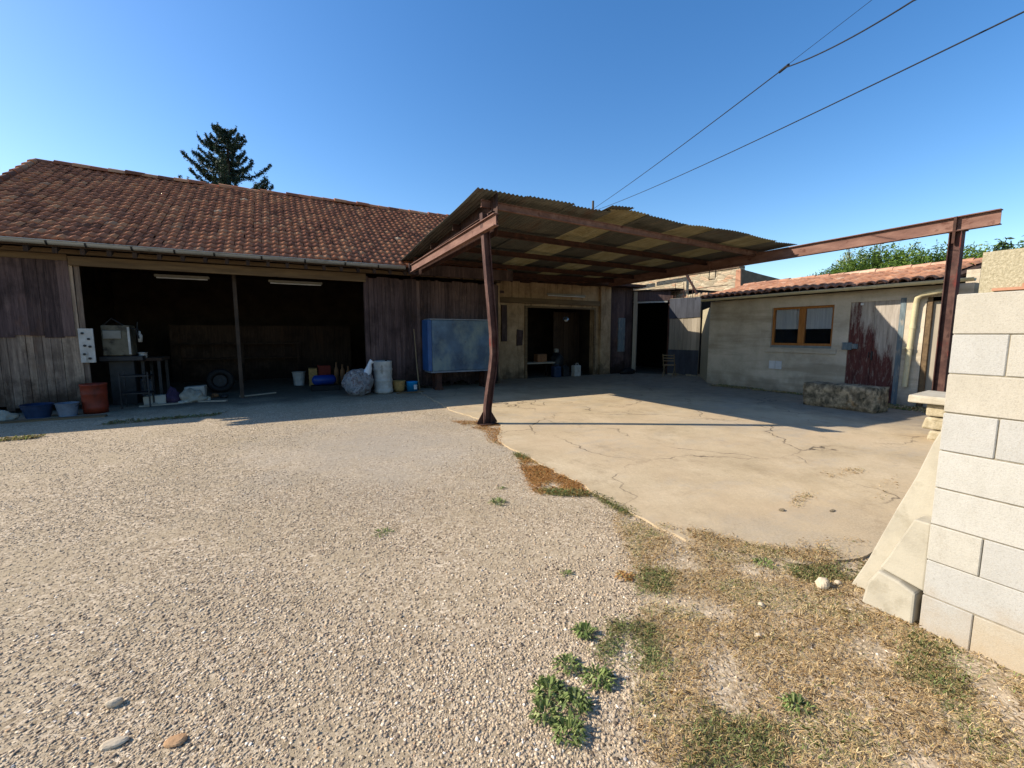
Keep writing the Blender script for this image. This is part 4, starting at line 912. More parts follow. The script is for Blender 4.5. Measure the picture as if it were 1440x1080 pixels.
m = MB(); m.tube([(-2.86, 12.9, 1.66), (-2.9, 12.9, 1.74), (-2.88, 12.9, 1.88)], .012, 6); m.build('hook', 'dark_metal', t)
t = thing('workbench', 'dark steel workbench behind the orange drum', 'workbench', (-2.7, 13.4, 0))
m = MB(); m.box(-2.95, -2.5, 12.9, 13.8, .98, 1.05); m.build('top', 'planks_inside', t)
for x, y in ((-2.9, 12.95), (-2.6, 12.95), (-2.9, 13.7), (-2.6, 13.7)):
    m = MB(); m.box(x, x + .06, y, y + .06, 0, .98); m.build('leg', 'dark_metal', t)
bucket('paint_pot', 'small white pot standing on the dark workbench', 'pot', -2.86, 13.0, .075, .085, .13, 'white_plastic', z=1.05, handle=False)
bucket('grey_bucket', 'grey white bucket on the floor behind the foam blocks', 'bucket', -3.2, 14.5, .14, .19, .42, 'grey_plastic')
for i, (x0, x1, y0, y1, z0, z1, lab) in enumerate(((-2.8, -2.4, 12.45, 12.7, .0, .2, 'dirty white foam block at the left of the bay floor'), (-2.1, -1.7, 12.8, 13.1, .0, .34, 'long dirty white foam block under the black wheel'))):
    m = MB(); m.box(x0, x1, y0, y1, z0, z1, jit=.02); o = m.build('foam_block', 'foam', None, bevel=.015, seg=2); tag(o, lab, 'foam block', 'foam blocks on the bay floor'); recentre(o, ((x0 + x1) / 2, (y0 + y1) / 2, 0))
m = blob(-1.95, 12.6, .1, .26, .18, .17, .28, 8, freq=4.5); o = m.build('cloth_sack', 'cloth'); tag(o, 'crumpled pale sack in front of the long foam block', 'sack'); recentre(o, (-1.95, 12.6, 0))
m = blob(-2.28, 12.5, .12, .13, .12, .24, .3, 11, freq=5); o = m.build('purple_bag', 'purple'); tag(o, 'crumpled dark purple bag between the foam blocks', 'bag'); recentre(o, (-2.28, 12.5, 0))
rr_ = random.Random(77)
for k in range(16):
    x = -2.9 + rr_.random() * 1.6; y = 12.35 + rr_.random() * .9; sz = rr_.uniform(.04, .11)
    m = blob(0, 0, sz * .4, sz, sz * rr_.uniform(.6, 1), sz * .6, .25, 200 + k, 12, True, 2.5); m.sm = [False] * len(m.sm)
    rm, rl = (('foam', 'dirty white lump of foam'), ('cloth', 'grey crumpled rag'), ('brown_card', 'brown scrap of card'), ('dark_metal', 'dark lump of scrap metal'), ('ped_stone', 'pale broken stone'))[k % 5]
    if k == 10: rl = 'flattest white lump of foam'
    o = m.build('rubble_lump', rm); o.location = (x, y, 0)
    tag(o, rl + (' near the left foam block' if x < -2.3 else ' near the pale sack' if x < -1.8 else ' right of the pale sack') + (', close to the ground board' if y < 12.7 else ', further back in the bay'), 'rubble', 'rubble lumps strewn on the left bay floor')
for k, (x, y, a_, L_, lab) in enumerate(((-2.5, 12.3, .2, .7, 'short grey board lying in front of the left foam block'), (-1.5, 12.4, -.3, .6, 'grey board lying right of the pale sack'), (-.6, 13.2, .5, .9, 'board lying on the bay floor beside the middle post'))):
    m = MB(); X = Matrix.Translation((x, y, 0)) @ Matrix.Rotation(a_, 4, 'Z'); m.box(-L_ / 2, L_ / 2, -.05, .05, 0, .03, .5, X); o = m.build('scrap_board', 'pale_sheet'); tag(o, lab, 'board', 'scrap boards on the bay floor'); recentre(o, (x, y, 0))
t = thing('wall_shelf', 'long brown shelf along the back of the left barn bay', 'shelf', (-1.2, 17.6, 0))
m = MB(); m.box(-3.0, .6, 17.4, 17.78, 1.25, 1.3); m.build('shelf_board', 'planks_inside', t); m = MB(); m.box(-3.0, .6, 17.4, 17.78, .75, .8); m.build('shelf_board', 'planks_inside', t)
for x in (-2.95, -1.2, .5): m = MB(); m.box(x, x + .07, 17.42, 17.5, 0, 1.25); m.build('leg', 'planks_inside', t)
t = thing('old_tyre', 'old black tyre on its rim standing behind the foam blocks', 'tyre', (-1.52, 14.2, .32))
vs = []; m = MB(); n1, n2 = 28, 10; fs = []
for i in range(n1):
    a = 2 * math.pi * i / n1
    for j in range(n2):
        b = 2 * math.pi * j / n2; rr = .25 + .085 * math.cos(b); vs.append((-1.52 + rr * math.cos(a), 14.2 + .08 * math.sin(b), .335 + rr * math.sin(a)))
for i in range(n1):
    for j in range(n2): fs.append((i * n2 + j, i * n2 + (j + 1) % n2, ((i + 1) % n1) * n2 + (j + 1) % n2, ((i + 1) % n1) * n2 + j))
m.add(vs, fs, .5, True); m.build('tread', 'black_rubber', t)
m = MB(); m.tube([(-1.52, 14.14, .335), (-1.52, 14.26, .335)], .16, 20); o = m.build('rim', 'dark_metal', t)
m = MB(); m.tube([(-1.52, 14.1, .335), (-1.52, 14.139, .335)], .05, 12); m.build('hub', 'dark_metal', o)
# metal shelf / planks stacked on ground by door
m = MB(); m.box(-5.2, -3.1, 11.05, 11.2, 0, .035, jit=.01); o = m.build('ground_plank', 'beam_wood'); tag(o, 'weathered plank lying in front of the tubs', 'plank'); recentre(o, (-4.2, 11.1, 0))
m = blob(-4.75, 11.45, .06, .28, .16, .12, .25, 15); o = m.build('grey_sack', 'cloth'); tag(o, 'flat grey sack on the ground left of the blue tub', 'sack'); recentre(o, (-4.75, 11.45, 0))
t = thing('metal_rack', 'dark steel shelf behind the orange drum', 'shelf', (-3.0, 12.2, 0))
m = MB(); m.box(-3.1, -2.6, 12.1, 12.45, .68, .71); m.build('shelf_board', 'dark_metal', t); m = MB(); m.box(-3.1, -2.6, 12.1, 12.45, .3, .33); m.build('shelf_board', 'dark_metal', t)
for x, y in ((-3.1, 12.1), (-2.62, 12.1), (-3.1, 12.43), (-2.62, 12.43)):
    m = MB(); m.box(x - .012, x + .015, y - .012, y + .015, 0, .78); m.build('leg', 'dark_metal', t)
# workshop doorway
def jerry(name, x, y, w_, d_, h, mat, label, group=None):
    t = thing(name, label, 'jug', (x, y, 0), group); m = MB(); m.box(x - w_ / 2, x + w_ / 2, y - d_ / 2, y + d_ / 2, .018, h * .85); m.build('body', mat, t, bevel=.035, seg=3)
    m = MB(); m.lathe([(.035, h * .83), (.035, h * .97), (0, h * .97)], 12, (x - w_ * .25, y, 0)); m.build('cap', 'dark_metal', t)
    m = MB(); m.tube([(x - .02, y, h * .8), (x, y, h * .98), (x + w_ * .3, y, h * .98), (x + w_ * .38, y, h * .8)], .014, 6); m.build('handle', mat, t)
jerry('water_jug', 9.82, 13.3, .3, .24, .52, 'white_plastic', 'white jug on the floor at the right of the workshop doorway', 'jugs in the workshop doorway')
jerry('water_jug', 8.95, 13.35, .3, .26, .5, 'navy_plastic', 'dark blue jug on the floor left of the white jug', 'jugs in the workshop doorway')
jerry('water_jug', 9.4, 13.45, .26, .26, .46, 'dark_metal', 'black jug between the dark blue jug and the white jug', 'jugs in the workshop doorway')
t = thing('workshop_bench', 'dark bench across the left of the workshop doorway', 'bench', (8.4, 14.0, 0))
m = MB(); m.box(7.8, 9.2, 13.8, 14.4, .5, .55); m.build('top', 'pale_sheet', t)
for x, y in ((7.85, 13.85), (9.1, 13.85), (7.85, 14.3), (9.1, 14.3)): m = MB(); m.box(x, x + .06, y, y + .06, 0, .5); m.build('leg', 'planks_inside', t)
m = MB(); m.box(8.55, 8.95, 14.0, 14.3, .95, 1.25, jit=.01); o = m.build('cardboard_box', 'brown_card', None, bevel=.006); tag(o, 'brown cardboard box inside the workshop doorway', 'box'); recentre(o, (8.75, 14.15, .55))
for v in o.data.vertices: v.co.z -= .4
t = thing('engine_lump', 'dark machine with pale top behind the jugs', 'machine', (9.5, 14.2, 0))
m = blob(9.5, 14.2, .45, .3, .25, .45, .15, 21); m.build('body', 'dark_metal', t); m = MB(); m.lathe([(0, 1.05), (.08, 1.04), (.1, .98), (.09, .9)], 12, (9.45, 14.1, 0)); m.build('filter_cap', 'lamp_white', t)
# clutter at the workshop foot
m = blob(12.2, 13.15, .1, .35, .2, .14, .25, 31); o = m.build('dark_sack', 'black_rubber'); tag(o, 'dark sack slumped at the foot of the plank cladding', 'sack'); recentre(o, (12.2, 13.15, 0))
# folding chair
ch = thing('garden_chair', 'weathered pale wooden folding chair by the board wall', 'chair', (12.75, 11.5, .018), None)
cx, cy, zo = 12.75, 11.5, .018; ang = R(210)
def cp(a, b, z): return (cx + a * math.cos(ang) - b * math.sin(ang), cy + a * math.sin(ang) + b * math.cos(ang), zo + z)
for sx in (-.2, .2):
    m = MB(); m.tube([cp(-.25, sx, 0), cp(.0, sx, .42), cp(.16, sx, .85)], .016, 6); m.build('back_leg', 'chair_wood', ch)
    m = MB(); m.tube([cp(.22, sx * .9, 0), cp(-.2, sx * .9, .44)], .016, 6); m.build('front_leg', 'chair_wood', ch)
m = MB()
for k in range(5):
    a = -.22 + k * .09; q0 = cp(a, -.2, .44); q1 = cp(a, .2, .44); m.tube([q0, q1], .018, 5)
m.build('seat', 'chair_wood', ch)
m = MB()
for k in range(3): m.tube([cp(.09 + k * .03, -.2, .6 + k * .1), cp(.09 + k * .03, .2, .6 + k * .1)], .022, 5)
m.build('backrest', 'chair_wood', ch)

# ------------------------------------------------------------------ pole and wires
def rayp(u, v, d): pass
P0 = Vector((13.9, 17.1, 7.75))
pl = thing('utility_pole', 'thin pole tip just showing above the canopy roof', 'pole', (13.65, 17.35, 0))
m = MB(); m.tube([(13.65, 17.35, 0), (13.65, 17.35, 7.98)], [.12, .05], 10); m.build('shaft', 'pole', pl)
def wire(pts, r, sag, label, group='overhead wires'):
    m = MB(); P = []
    for a, b in zip(pts[:-1], pts[1:]):
        a, b = Vector(a), Vector(b); n = 14
        for i in range(n):
            k = i / n; P.append(a.lerp(b, k) - Vector((0, 0, sag * 4 * k * (1 - k))))
    P.append(Vector(pts[-1])); m.tube(P, r, 6); o = m.build('overhead_wire', 'cable'); tag(o, label, 'wire', group); recentre(o, P[0]); return o
wire([(13.65, 17.35, 7.6), (7.66, 4.73, 6.01), (6.04, 2.41, 5.07 + .0), (3.9, -.6, 3.9)], .010, .06, 'left overhead wire with a kink at its splice')
wire([(7.66, 4.73, 6.02), (8.17, 3.78, 6.62), (9.5, 1.4, 8.2)], .004, 0, 'faint thin wire rising from the splice of the left wire')
wire([(13.65, 17.35, 7.5), (6.29, 1.65, 4.59), (5.2, -.8, 4.0)], .009, .12, 'right overhead wire crossing to the upper right corner')
m = MB(); m.tube([(7.72, 4.85, 6.02), (7.60, 4.63, 5.99)], .022, 8); o = m.build('wire_splice', 'cable'); tag(o, 'small black splice where two overhead wires meet', 'splice'); recentre(o, (7.66, 4.73, 6.0))

# ------------------------------------------------------------------ vegetation
def leaf_cloud(name, C, S, size, tint, mat, seed, elong=1.6):
    """C (n,3) centres, S (n,) sizes -> random quads"""
    r = np.random.default_rng(seed); n = len(C)
    a = r.normal(size=(n, 3)); a /= np.linalg.norm(a, axis=1)[:, None]; b = r.normal(size=(n, 3)); b -= a * (a * b).sum(1)[:, None]; b /= np.linalg.norm(b, axis=1)[:, None]
    s = (size * S)[:, None]; V = np.stack([C - a * s * elong, C - b * s * .5, C + a * s * elong, C + b * s * .5], 1).reshape(-1, 3)
    return V, np.arange(4 * n).reshape(-1, 4), tint
def conifer(x, y, h, rad, z0, label, seed):
    t = thing('spruce_tree', label, 'tree', (x, y, 0)); r = random.Random(seed)
    m = MB(); m.tube([(x, y, 0), (x + .1, y, h * .5), (x, y, h * .8), (x + .2, y, h - .4)], [.35, .25, .14, .03], 10); m.build('trunk', 'bark', t)
    limbs = MB(); Cs = []; Ss = []; Ts = []; z = z0
    while z < h - .3:
        k = (h - z) / (h - z0); n_b = r.randint(4, 5); L0 = rad * (k ** .75)
        for i in range(n_b):
            a = r.uniform(0, 2 * math.pi); L = L0 * r.uniform(.45, 1.15) + .25; up = r.uniform(.15, .55)
            p0 = Vector((x, y, z)); d = Vector((math.cos(a), math.sin(a), 0)); pts = []
            for q in range(7):
                u = q / 6; pts.append(p0 + d * L * u + Vector((0, 0, L * (-.12 * math.sin(u * math.pi) + up * u * u))))
            limbs.tube(pts, [.05 * (1 - q / 7) * (.5 + k) + .01 for q in range(7)], 5)
            nl = int(560 * L / rad + 120)
            for _ in range(nl):
                u = r.random() ** .7; q = u * 6; i0 = min(int(q), 5); p = pts[i0].lerp(pts[i0 + 1], q - i0); wdt = .32 * (1 - u * .7) * (L / rad + .35)
                side = Vector((-d.y, d.x, 0)) * r.gauss(0, wdt * .8); Cs.append(tuple(p + side + Vector((0, 0, r.gauss(0, .10) - .05)))); Ss.append(r.uniform(.6, 1.4)); Ts.append(min(1, max(0, r.gauss(.4, .25) )))
        z += r.uniform(.33, .5)
    limbs.build('limbs', 'bark', t)
    V, F, T = leaf_cloud('n', np.array(Cs), np.array(Ss), .06, np.array(Ts), 'needles', seed, 2.2)
    o = fast_mesh('crown', V - np.array([x, y, 0]), F, T, 'needles', 4); o.parent = t
conifer(-3.1, 44.4, 18.8, 4.5, 11.3, 'dark spruce tree rising behind the barn roof', 4)
def hedge(name, label, cat, blobs, n, size, mat, seed, trunk=None):
    r = np.random.default_rng(seed); C = []; T = []
    tot = sum(b[3] * b[4] + b[3] * b[5] + b[4] * b[5] for b in blobs)
    for (x, y, z, a, b, c) in blobs:
        boxy = len(blobs) > 5
        k = int(n * (a * b + a * c + b * c) / tot); d = r.normal(size=(k, 3)); d /= np.linalg.norm(d, axis=1)[:, None]
        if boxy: d = np.sign(d) * np.abs(d) ** np.array([.8, .8, .5])
        rr = 1 + .05 * np.sin(d[:, 0] * 7 + x) * np.sin(d[:, 1] * 6 + y) + .05 * np.sin(d[:, 2] * 9 + d[:, 1] * 5)
        rad = (r.random(k) ** .25) * rr * r.choice([1, 1, 1, .93, 1.06], k)
        C.append(np.array([x, y, z]) + d * rad[:, None] * np.array([a, b, c])); T.append(np.clip(r.normal(.45, .25, k) + .15 * np.sin(C[-1][:, 1] * 4) , 0, 1))
    C = np.concatenate(C); T = np.concatenate(T); keep = C[:, 2] > .02; C = C[keep]; T = T[keep]
    x, y = blobs[0][0], blobs[0][1]; t = thing(name, label, cat, (x, y, 0))
    V, F, T = leaf_cloud('h', C, r.uniform(.6, 1.4, len(C)), size, T, mat, seed)
    o = fast_mesh('foliage', V - np.array([x, y, 0]), F, T, mat, 4); o.parent = t
    m = MB()
    for (bx, by, bz, a, b, c) in blobs: m.tube([(bx, by, 0), (bx + .1, by, bz * .6), (bx, by + .1, bz)], [.08, .06, .03], 6)
    m.build('stems', 'bark', t); return t
hedge('hedge', 'tall green hedge behind the orange tiled outbuilding roof', 'hedge',
      [(17.95, 9.5, 2.1, .8, .75, 1.57), (18.0, 9.0, 2.1, .8, .75, 1.81), (17.98, 8.4, 2.1, .8, .75, 2.08), (17.96, 7.8, 2.1, .8, .75, 2.27), (17.94, 7.2, 2.1, .8, .75, 2.31), (17.92, 6.6, 2.1, .8, .75, 2.22), (17.9, 6.0, 2.1, .8, .75, 2.08), (18.08, 5.4, 2.1, .8, .75, 2.04), (18.06, 4.8, 2.1, .8, .75, 1.99), (18.04, 4.2, 2.1, .8, .75, 1.94), (18.02, 3.6, 2.1, .8, .75, 1.90), (18.0, 3.0, 2.1, .8, .75, 1.85), (17.98, 2.4, 2.1, .8, .75, 1.85), (17.96, 1.8, 2.1, .8, .75, 1.90), (17.94, 1.2, 2.1, .8, .75, 1.90), (17.92, 0.6, 2.1, .8, .75, 1.85), (17.9, 0, 2.1, .8, .75, 1.85)], 230000, .034, 'hedge', 3)
hedge('ivy_bush', 'dark ivy bush in shade right of the outbuilding roof', 'bush', [(12.75, 3.25, 1.6, .38, .36, 1.75), (12.9, 2.5, 1.5, .5, .6, 1.75), (12.9, 1.8, 1.5, .6, .7, 1.75)], 26000, .05, 'ivy', 6)
# pale plume plant sticking up over the hedge
t = thing('plume_bush', 'pale feathery shoots standing up above the green hedge', 'bush', (18.3, 7.9, 0)); r = np.random.default_rng(9)
C = []; m = MB()
for i in range(16):
    y = 7.5 + r.uniform(0, 1.3); hgt = 4.3 + r.uniform(0, .55); m.tube([(18.3, 7.9, .0), (18.3, (y + 7.9) / 2, 2.2), (18.3, y, hgt)], [.02, .015, .008], 4)
    for k in range(70): C.append((18.3 + r.normal(0, .07), y + r.normal(0, .07), hgt - r.uniform(0, .7)))
m.build('stems', 'bark', t); C = np.array(C); V, F, T = leaf_cloud('p', C, np.ones(len(C)), .03, r.random(len(C)), 'plume', 9)
o = fast_mesh('plumes', V - np.array([18.3, 7.9, 0]), F, T, 'plume', 4); o.parent = t
# thin bare twig tree at the right frame edge
t = thing('twig_tree', 'sparse bare twigs at the right edge above the hedge', 'tree', (16, .9, 0)); m = MB(); r = random.Random(4)
m.tube([(16, .9, 0), (16, .95, 3), (16, 1.0, 5.2)], [.07, .05, .015], 6); m.build('trunk', 'bark', t)
m = MB(); C = []
for i in range(26):
    z = r.uniform(3.8, 5.2); a = r.uniform(0, 6.28); L = r.uniform(.3, .9); e = (16 + L * math.cos(a), .98 + L * math.sin(a), z + L * .5); m.tube([(16, .98, z), e], [.012, .004], 4)
    for k in range(14): C.append((e[0] + r.gauss(0, .1), e[1] + r.gauss(0, .1), e[2] + r.gauss(0, .1)))
m.build('limbs', 'bark', t); C = np.array(C); V, F, T = leaf_cloud('q', C, np.ones(len(C)), .035, nr.random(len(C)), 'needles', 2); o = fast_mesh('crown', V - np.array([16, .9, 0]), F, T, 'needles', 4); o.parent = t

# ------------------------------------------------------------------ pebbles, dry grass, weeds
grass_poly = [(2.60, 2.85), (2.66, 2.2), (2.96, 1.62), (3.56, 1.42), (3.3, 1.0), (3.0, .8), (3.0, -1.2), (1.6, -1.0), (1.15, .2), (1.07, .95), (1.35, 1.38), (1.62, 1.6), (1.91, 1.85), (2.2, 2.3), (2.45, 2.75)]
strip1 = [(2.70, 7.5), (3.18, 7.3), (3.36, 6.75), (2.98, 5.95), (2.74, 5.45), (2.66, 5.7), (2.9, 6.4)]
strip2 = [(2.74, 4.95), (2.74, 3.55), (2.62, 3.32), (2.2, 3.62), (2.45, 4.3)]
def scatter_pebbles():
    r = np.random.default_rng(11)
    n = 560000; e_ = .45; lo, hi = 1.0 ** e_, 12.0 ** e_
    d = (lo + (hi - lo) * r.random(n)) ** (1 / e_); a = R(62) + r.uniform(-R(58), R(62), n)   # angle from +X
    keep = r.random(n) < np.clip((12 - d) / 5, 0, 1); d, a = d[keep], a[keep]; n = len(d)
    s0 = .0021 * (d / 1.4) ** .45; s1 = .0085 + .0005 * d
    P = np.stack([d * np.cos(a), d * np.sin(a), s0 + (s1 - s0) * r.random(n) ** 4.5], 1)
    k = ~inpoly(P[:, 0], P[:, 1], slab_poly) & ~((P[:, 0] > 2.9)) & (P[:, 1] < 11.2)
    ing = inpoly(P[:, 0], P[:, 1], grass_poly); k &= ~(ing & (r.random(len(P)) < .75)); k &= ~(inpoly(P[:, 0], P[:, 1], strip2) & (r.random(len(P)) < .9))
    # thin out over packed dusty patches
    fx = np.sin(P[:, 0] * 1.9 + 1.3 * np.sin(P[:, 1] * 1.3)) + np.sin(P[:, 1] * 2.3 + 1.7 * np.sin(P[:, 0] * 1.1)) + .8 * np.sin(P[:, 0] * 5.1 + P[:, 1] * 4.3)
    k &= r.random(len(P)) > np.clip((fx - .2) / 1.6, 0, .5)
    for off in (0, 1.5): k &= r.random(len(P)) > .35 * np.exp(-((P[:, 0] + 1.6 + off - .18 * P[:, 1] + .05 * np.sin(P[:, 1] * 2)) / .16) ** 2)
    k &= r.random(len(P)) > np.clip((2.3 - np.hypot(P[:, 0] - 1.5, (P[:, 1] - 6.4)) + .3 * fx) / 1.5, 0, .85)
    P = P[k]
    ph = (1 + 5 ** .5) / 2
    iv = np.array([(-1, ph, 0), (1, ph, 0), (-1, -ph, 0), (1, -ph, 0), (0, -1, ph), (0, 1, ph), (0, -1, -ph), (0, 1, -ph), (ph, 0, -1), (ph, 0, 1), (-ph, 0, -1), (-ph, 0, 1)]) / 1.9
    fc = np.array([(0, 11, 5), (0, 5, 1), (0, 1, 7), (0, 7, 10), (0, 10, 11), (1, 5, 9), (5, 11, 4), (11, 10, 2), (10, 7, 6), (7, 1, 8), (3, 9, 4), (3, 4, 2), (3, 2, 6), (3, 6, 8), (3, 8, 9), (4, 9, 5), (2, 4, 11), (6, 2, 10), (8, 6, 7), (9, 8, 1)])
    ov = np.array([(1, 0, 0), (-1, 0, 0), (0, 1, 0), (0, -1, 0), (0, 0, 1), (0, 0, -.6)]); of = np.array([(0, 2, 4), (2, 1, 4), (1, 3, 4), (3, 0, 4), (2, 0, 5), (1, 2, 5), (3, 1, 5), (0, 3, 5)])
    near = (P[:, 2] > .0042) & (np.hypot(P[:, 0], P[:, 1]) < 3.4)
    VV, FF, TT, base = [], [], [], 0
    for Q, bv, bf in ((P[near], iv, fc), (P[~near], ov, of)):
        n = len(Q); m_ = len(bv)
        sc = np.stack([r.uniform(.8, 1.5, n), r.uniform(.7, 1.1, n), r.uniform(.28, .52, n)], 1) * Q[:, 2:3]
        V = bv[None] * (1 + r.normal(0, .15, (n, m_, 1))) * sc[:, None]
        an = r.uniform(0, 2 * np.pi, n); c, s_ = np.cos(an)[:, None], np.sin(an)[:, None]
        x = V[..., 0] * c - V[..., 1] * s_; y = V[..., 0] * s_ + V[..., 1] * c; tl = r.normal(0, .25, n)[:, None]; z = V[..., 2] + x * tl
        VV.append(np.stack([x + Q[:, 0:1], y + Q[:, 1:2], z + Q[:, 2:3] * .10], -1).reshape(-1, 3))
        FF.append((bf[None] + (np.arange(n) * m_)[:, None, None]).reshape(-1, 3) + base); base += n * m_
        TT.append(np.repeat(np.clip(r.normal(.5, .25, n), 0, 1), len(bf)))
    o = fast_mesh('gravel', np.concatenate(VV), np.concatenate(FF), np.concatenate(TT), 'pebble', 3); tag(o, 'loose pale gravel stones strewn over the yard', 'gravel', kind='stuff')
scatter_pebbles()
def grass(name, polys, n, mat, seed, l0, l1, up, label, cat='grass', tsh=0, wd=.0022, zb=0):
    r = np.random.default_rng(seed); P = []
    for poly, fr_ in polys:
        q = np.array(poly); k = int(n * fr_); lo, hi = q.min(0), q.max(0); cand = r.uniform(lo, hi, (k * 4, 2)); cand = cand[inpoly(cand[:, 0], cand[:, 1], poly)][:k]; P.append(cand)
    P = np.concatenate(P)
    P += r.normal(0, .03, P.shape)
    # patchy
    f = np.sin(P[:, 0] * 9 + 2 * np.sin(P[:, 1] * 7)) + np.sin(P[:, 1] * 11 + 2 * np.sin(P[:, 0] * 6)) + r.normal(0, .7, len(P)); keep = f > -1.0; P = P[keep]; f = f[keep]; n = len(P)
    a = r.uniform(0, 2 * np.pi, n); L = r.uniform(l0, l1, n); e = np.abs(r.normal(0, up, n)); d = np.stack([np.cos(a) * np.cos(e), np.sin(a) * np.cos(e), np.sin(e)], 1)
    s = np.stack([-np.sin(a), np.cos(a), np.zeros(n)], 1) * (wd * r.uniform(.6, 1.6, n))[:, None]
    B = np.concatenate([P, np.full((n, 1), .003 + zb) + r.random((n, 1)) * .012], 1)
    mid = B + d * (L * .55)[:, None] + np.array([0, 0, 1]) * (L * .05)[:, None]; tip = B + d * L[:, None] - np.array([0, 0, 1]) * (L * np.sin(e) * .45)[:, None] + r.normal(0, .004, (n, 3)); tip[:, 2] = np.maximum(tip[:, 2], .003)
    V = np.stack([B - s, B + s, mid + s * .8, tip, mid - s * .8], 1).reshape(-1, 3); F = np.arange(5 * n).reshape(-1, 5)
    T = np.clip(r.normal(.5, .2, n) + tsh + .18 * (f > 2.0) + .22 * (np.sin(P[:, 0] * 5.3 + 1 + np.sin(P[:, 1] * 4)) * np.sin(P[:, 1] * 5.9 + np.sin(P[:, 0] * 7)) > .35), 0, 1)
    o = fast_mesh(name, V, F, T, mat, 5); tag(o, label, cat, kind='stuff'); return o
grass('dry_grass', [(grass_poly, 1)], 105000, 'straw', 21, .007, .038, .42, 'dry brown grass and thatch in the corner by the block wall', wd=.0012)
grass('dry_weeds', [(strip1, .3), (strip2, .7)], 15000, 'red_straw', 22, .012, .05, .35, 'reddish dry weeds in the broken corner along the concrete edge', cat='weeds', wd=.002)
grass('slab_grass', [([(2.70, 2.5), (2.74, 2.1), (2.92, 1.78), (3.2, 1.52), (3.55, 1.40), (3.62, 1.5), (3.3, 1.68), (3.05, 1.92), (2.9, 2.3)], 1)], 6000, 'straw', 29, .008, .04, .4, 'dry grass creeping over the near corner of the slab', zb=.016, wd=.0012)
def edge_strip(pts, hw):
    l = [(x - hw, y) for x, y in pts]; rr = [(x + hw, y) for x, y in reversed(pts)]; return l + rr
grass('edge_grass', [(edge_strip([(2.7, 3.35), (2.66, 2.7)], .04), .25), ([(2.3, 3.52), (2.62, 3.3), (2.68, 3.4), (2.3, 3.68)], .3), ([(2.68, 4.7), (2.74, 4.7), (2.74, 5.0), (2.66, 5.0)], .15), ([(3.0, 1.6), (3.5, 1.4), (3.4, 1.25), (2.9, 1.45)], .3)], 8000, 'tuft', 23, .012, .045, .7, 'low green grass tufts along the edge of the slab', wd=.0016, tsh=-.1)
grass('green_grass', [([(1.3, 1.55), (1.55, 1.72), (1.75, 1.6), (1.5, 1.35)], .35), ([(1.2, .95), (1.5, 1.1), (1.75, .9), (1.35, .7)], .35), ([(1.85, 1.85), (2.1, 2.05), (2.3, 1.95), (2.0, 1.75)], .2), ([(2.5, .8), (2.9, .9), (2.9, .6), (2.5, .6)], .2)], 9000, 'tuft', 24, .01, .04, .7, 'thin patches of green grass growing through the dry grass', tsh=-.05, wd=.0014)
grass('shade_grass', [([(-2.9, 10.0), (-1.2, 10.15), (-1.1, 10.4), (-2.8, 10.3)], .5), ([(-4.4, 9.3), (-3.4, 9.2), (-3.4, 9.4), (-4.4, 9.5)], .5)], 1500, 'tuft', 25, .03, .09, .6, 'low weeds growing in the gravel before the barn', tsh=-.2, wd=.006)
grass('wall_weeds', [([(11.6, 8.9), (12.15, 8.9), (12.15, 6.0), (12.0, 6.0)], .6), ([(11.5, 4.6), (12.1, 4.6), (12.1, 3.6), (11.4, 3.6)], .4)], 5000, 'straw', 26, .02, .07, .6, 'small weeds along the foot of the outbuilding wall', cat='weeds', tsh=.2, wd=.005, zb=.018)
grass('crack_debris', [([(4.1, 2.15), (4.6, 2.25), (4.6, 2.32), (4.1, 2.25)], .25), ([(5.3, 2.45), (5.9, 2.35), (6.0, 2.5), (5.4, 2.62)], .35), ([(3.0, 1.7), (3.9, 1.5), (3.9, 1.6), (3.05, 1.85)], .3), ([(5.0, 1.85), (6.0, 2.1), (6.0, 2.18), (5.0, 1.95)], .1)], 1100, 'straw', 27, .01, .04, .2, 'brown dry plant litter caught in the slab cracks', cat='litter', wd=.002, zb=.018)
def weed(x, y, rad, n, seed, label, tall=.05, mat='weed', L=.05):
    r = random.Random(seed); t = thing('weed_plant', label, 'weed', (x, y, 0), 'green weeds in the gravel'); m = MB()
    for i in range(int(n * .62)):
        a = r.uniform(0, 6.283); q = rad * r.random() ** .6; bx, by = x + q * math.cos(a) * .7, y + q * math.sin(a) * .7; h = tall * r.uniform(.4, 1.1) * (1 - .5 * q / rad)
        a2 = a + r.gauss(0, .7); l = L * r.uniform(.6, 1.2); wd = l * .12; d = Vector((math.cos(a2), math.sin(a2), 0)); s = Vector((-d.y, d.x, 0)) * wd; B = Vector((bx, by, h * .3)); md = B + d * l * .5 + Vector((0, 0, h * .7)); tp = B + d * l + Vector((0, 0, h * r.uniform(.0, .8)))
        m.add([B - s * .3, B + s * .3, md + s, md - s], [(0, 1, 2, 3)], r.random()); m.add([md - s, md + s, tp], [(0, 1, 2)], r.random())
    m.build('leaves', mat, t); m = MB()
    for i in range(6): a = r.uniform(0, 6.28); m.tube([(x, y, 0), (x + rad * .5 * math.cos(a), y + rad * .5 * math.sin(a), tall * .6)], .0015, 4)
    m.build('stems', mat, t)
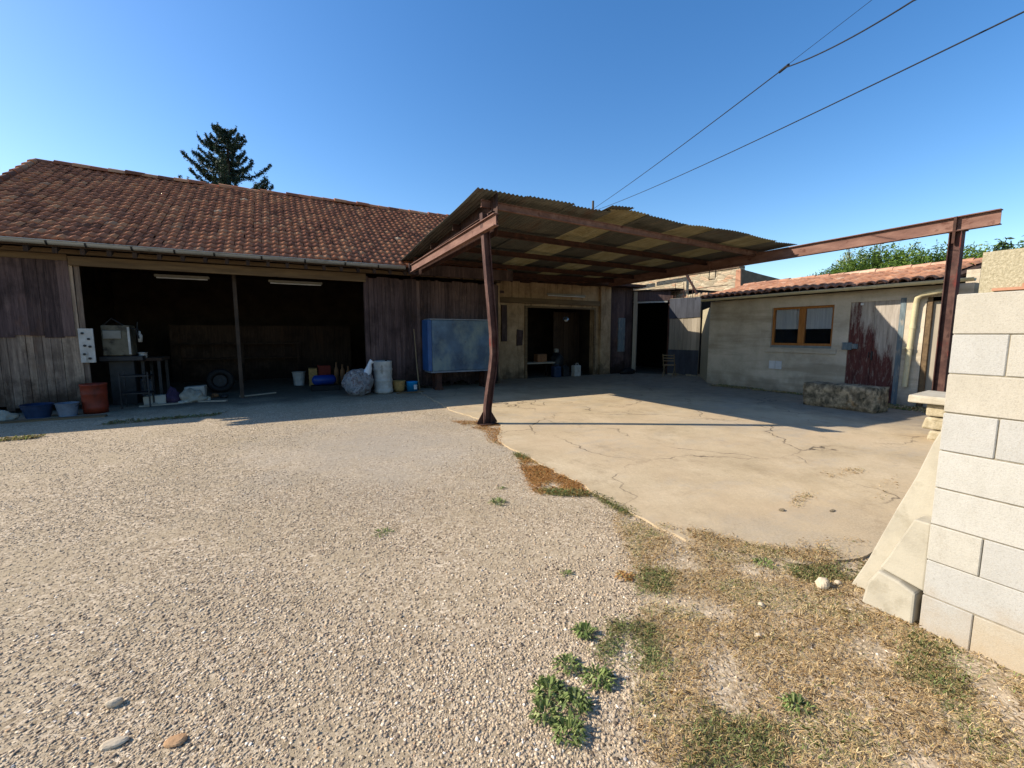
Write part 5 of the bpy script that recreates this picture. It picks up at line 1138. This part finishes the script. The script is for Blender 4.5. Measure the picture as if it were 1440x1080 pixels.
WD = [(1.36, 1.72, .055, 150, 'round green weed standing alone in the gravel', .05), (1.14, 1.58, .06, 110, 'loose green weed second in line from the lone round one', .05), (1.22, 1.44, .075, 190, 'spiky bright green weed at the right of the weed cluster', .055),
      (.98, 1.49, .075, 190, 'broad green weed at the left of the weed cluster', .055), (1.04, 1.38, .07, 180, 'dense dark green weed in the middle of the weed cluster', .06), (.90, 1.40, .06, 130, 'green weed at the lower left of the weed cluster', .05), (.94, 1.28, .07, 170, 'nearest green weed at the bottom edge of the photo', .06),
      (1.74, 3.57, .09, 110, 'small green weed out in the gravel below the broken slab corner', .05), (1.95, 3.9, .05, 40, 'tiny green sprig between the small gravel weed and the slab', .03), (1.61, 2.25, .04, 50, 'tiny dull weed in the gravel beyond the lone round weed', .03), (.65, 3.45, .1, 60, 'flat sparse weed far out in the open gravel', .02), (1.88, .92, .06, 110, 'green weed in the middle of the dry grass', .05), (2.9, 1.7, .08, 90, 'yellow green tuft at the near corner of the slab', .04)]
for i, (x, y, rad, n, lab, tl) in enumerate(WD): weed(x, y, rad, n, 50 + i, lab, tl, L=.045 if rad > .05 else .03)
weed(1.93, 2.04, .05, 90, 90, 'reddish dry weed at the gravel and grass border', .04, 'red_straw')
def rock(x, y, rx, ry, rz, seed, label, mat='rock', z=0):
    m = blob(0, 0, rz * .55, rx, ry, rz, .16, seed, 18, True, 2.2)
    for i in range(len(m.sm)): m.sm[i] = False
    o = m.build('loose_rock', mat); o.location = (x, y, z); tag(o, label, 'rock', 'loose rocks on the ground')
rock(2.96, 1.36, .05, .04, .04, 1, 'biggest pale rock lying on the grass near the block wall'); rock(3.08, 1.33, .025, .02, .018, 2, 'small grey rock touching the biggest pale rock')
rock(2.42, 1.42, .022, .018, .018, 3, 'small pale rock in the dry grass'); rock(2.16, 1.27, .02, .018, .012, 4, 'small pinkish rock in the middle of the dry grass')
rock(-.66, 2.08, .05, .024, .012, 5, 'long pale stone in the near gravel'); rock(-.45, 1.98, .036, .03, .012, 6, 'orange stone in the near gravel', 'rock_orange'); rock(-.72, 2.32, .03, .02, .018, 7, 'small white stone beyond the long pale stone')
rock(3.91, 2.17, .03, .02, .012, 8, 'dark chip of stone on the sunny concrete', 'trough', .018); rock(4.3, 1.95, .035, .015, .008, 12, 'flat dark flake of stone further right on the concrete', 'trough', .018)
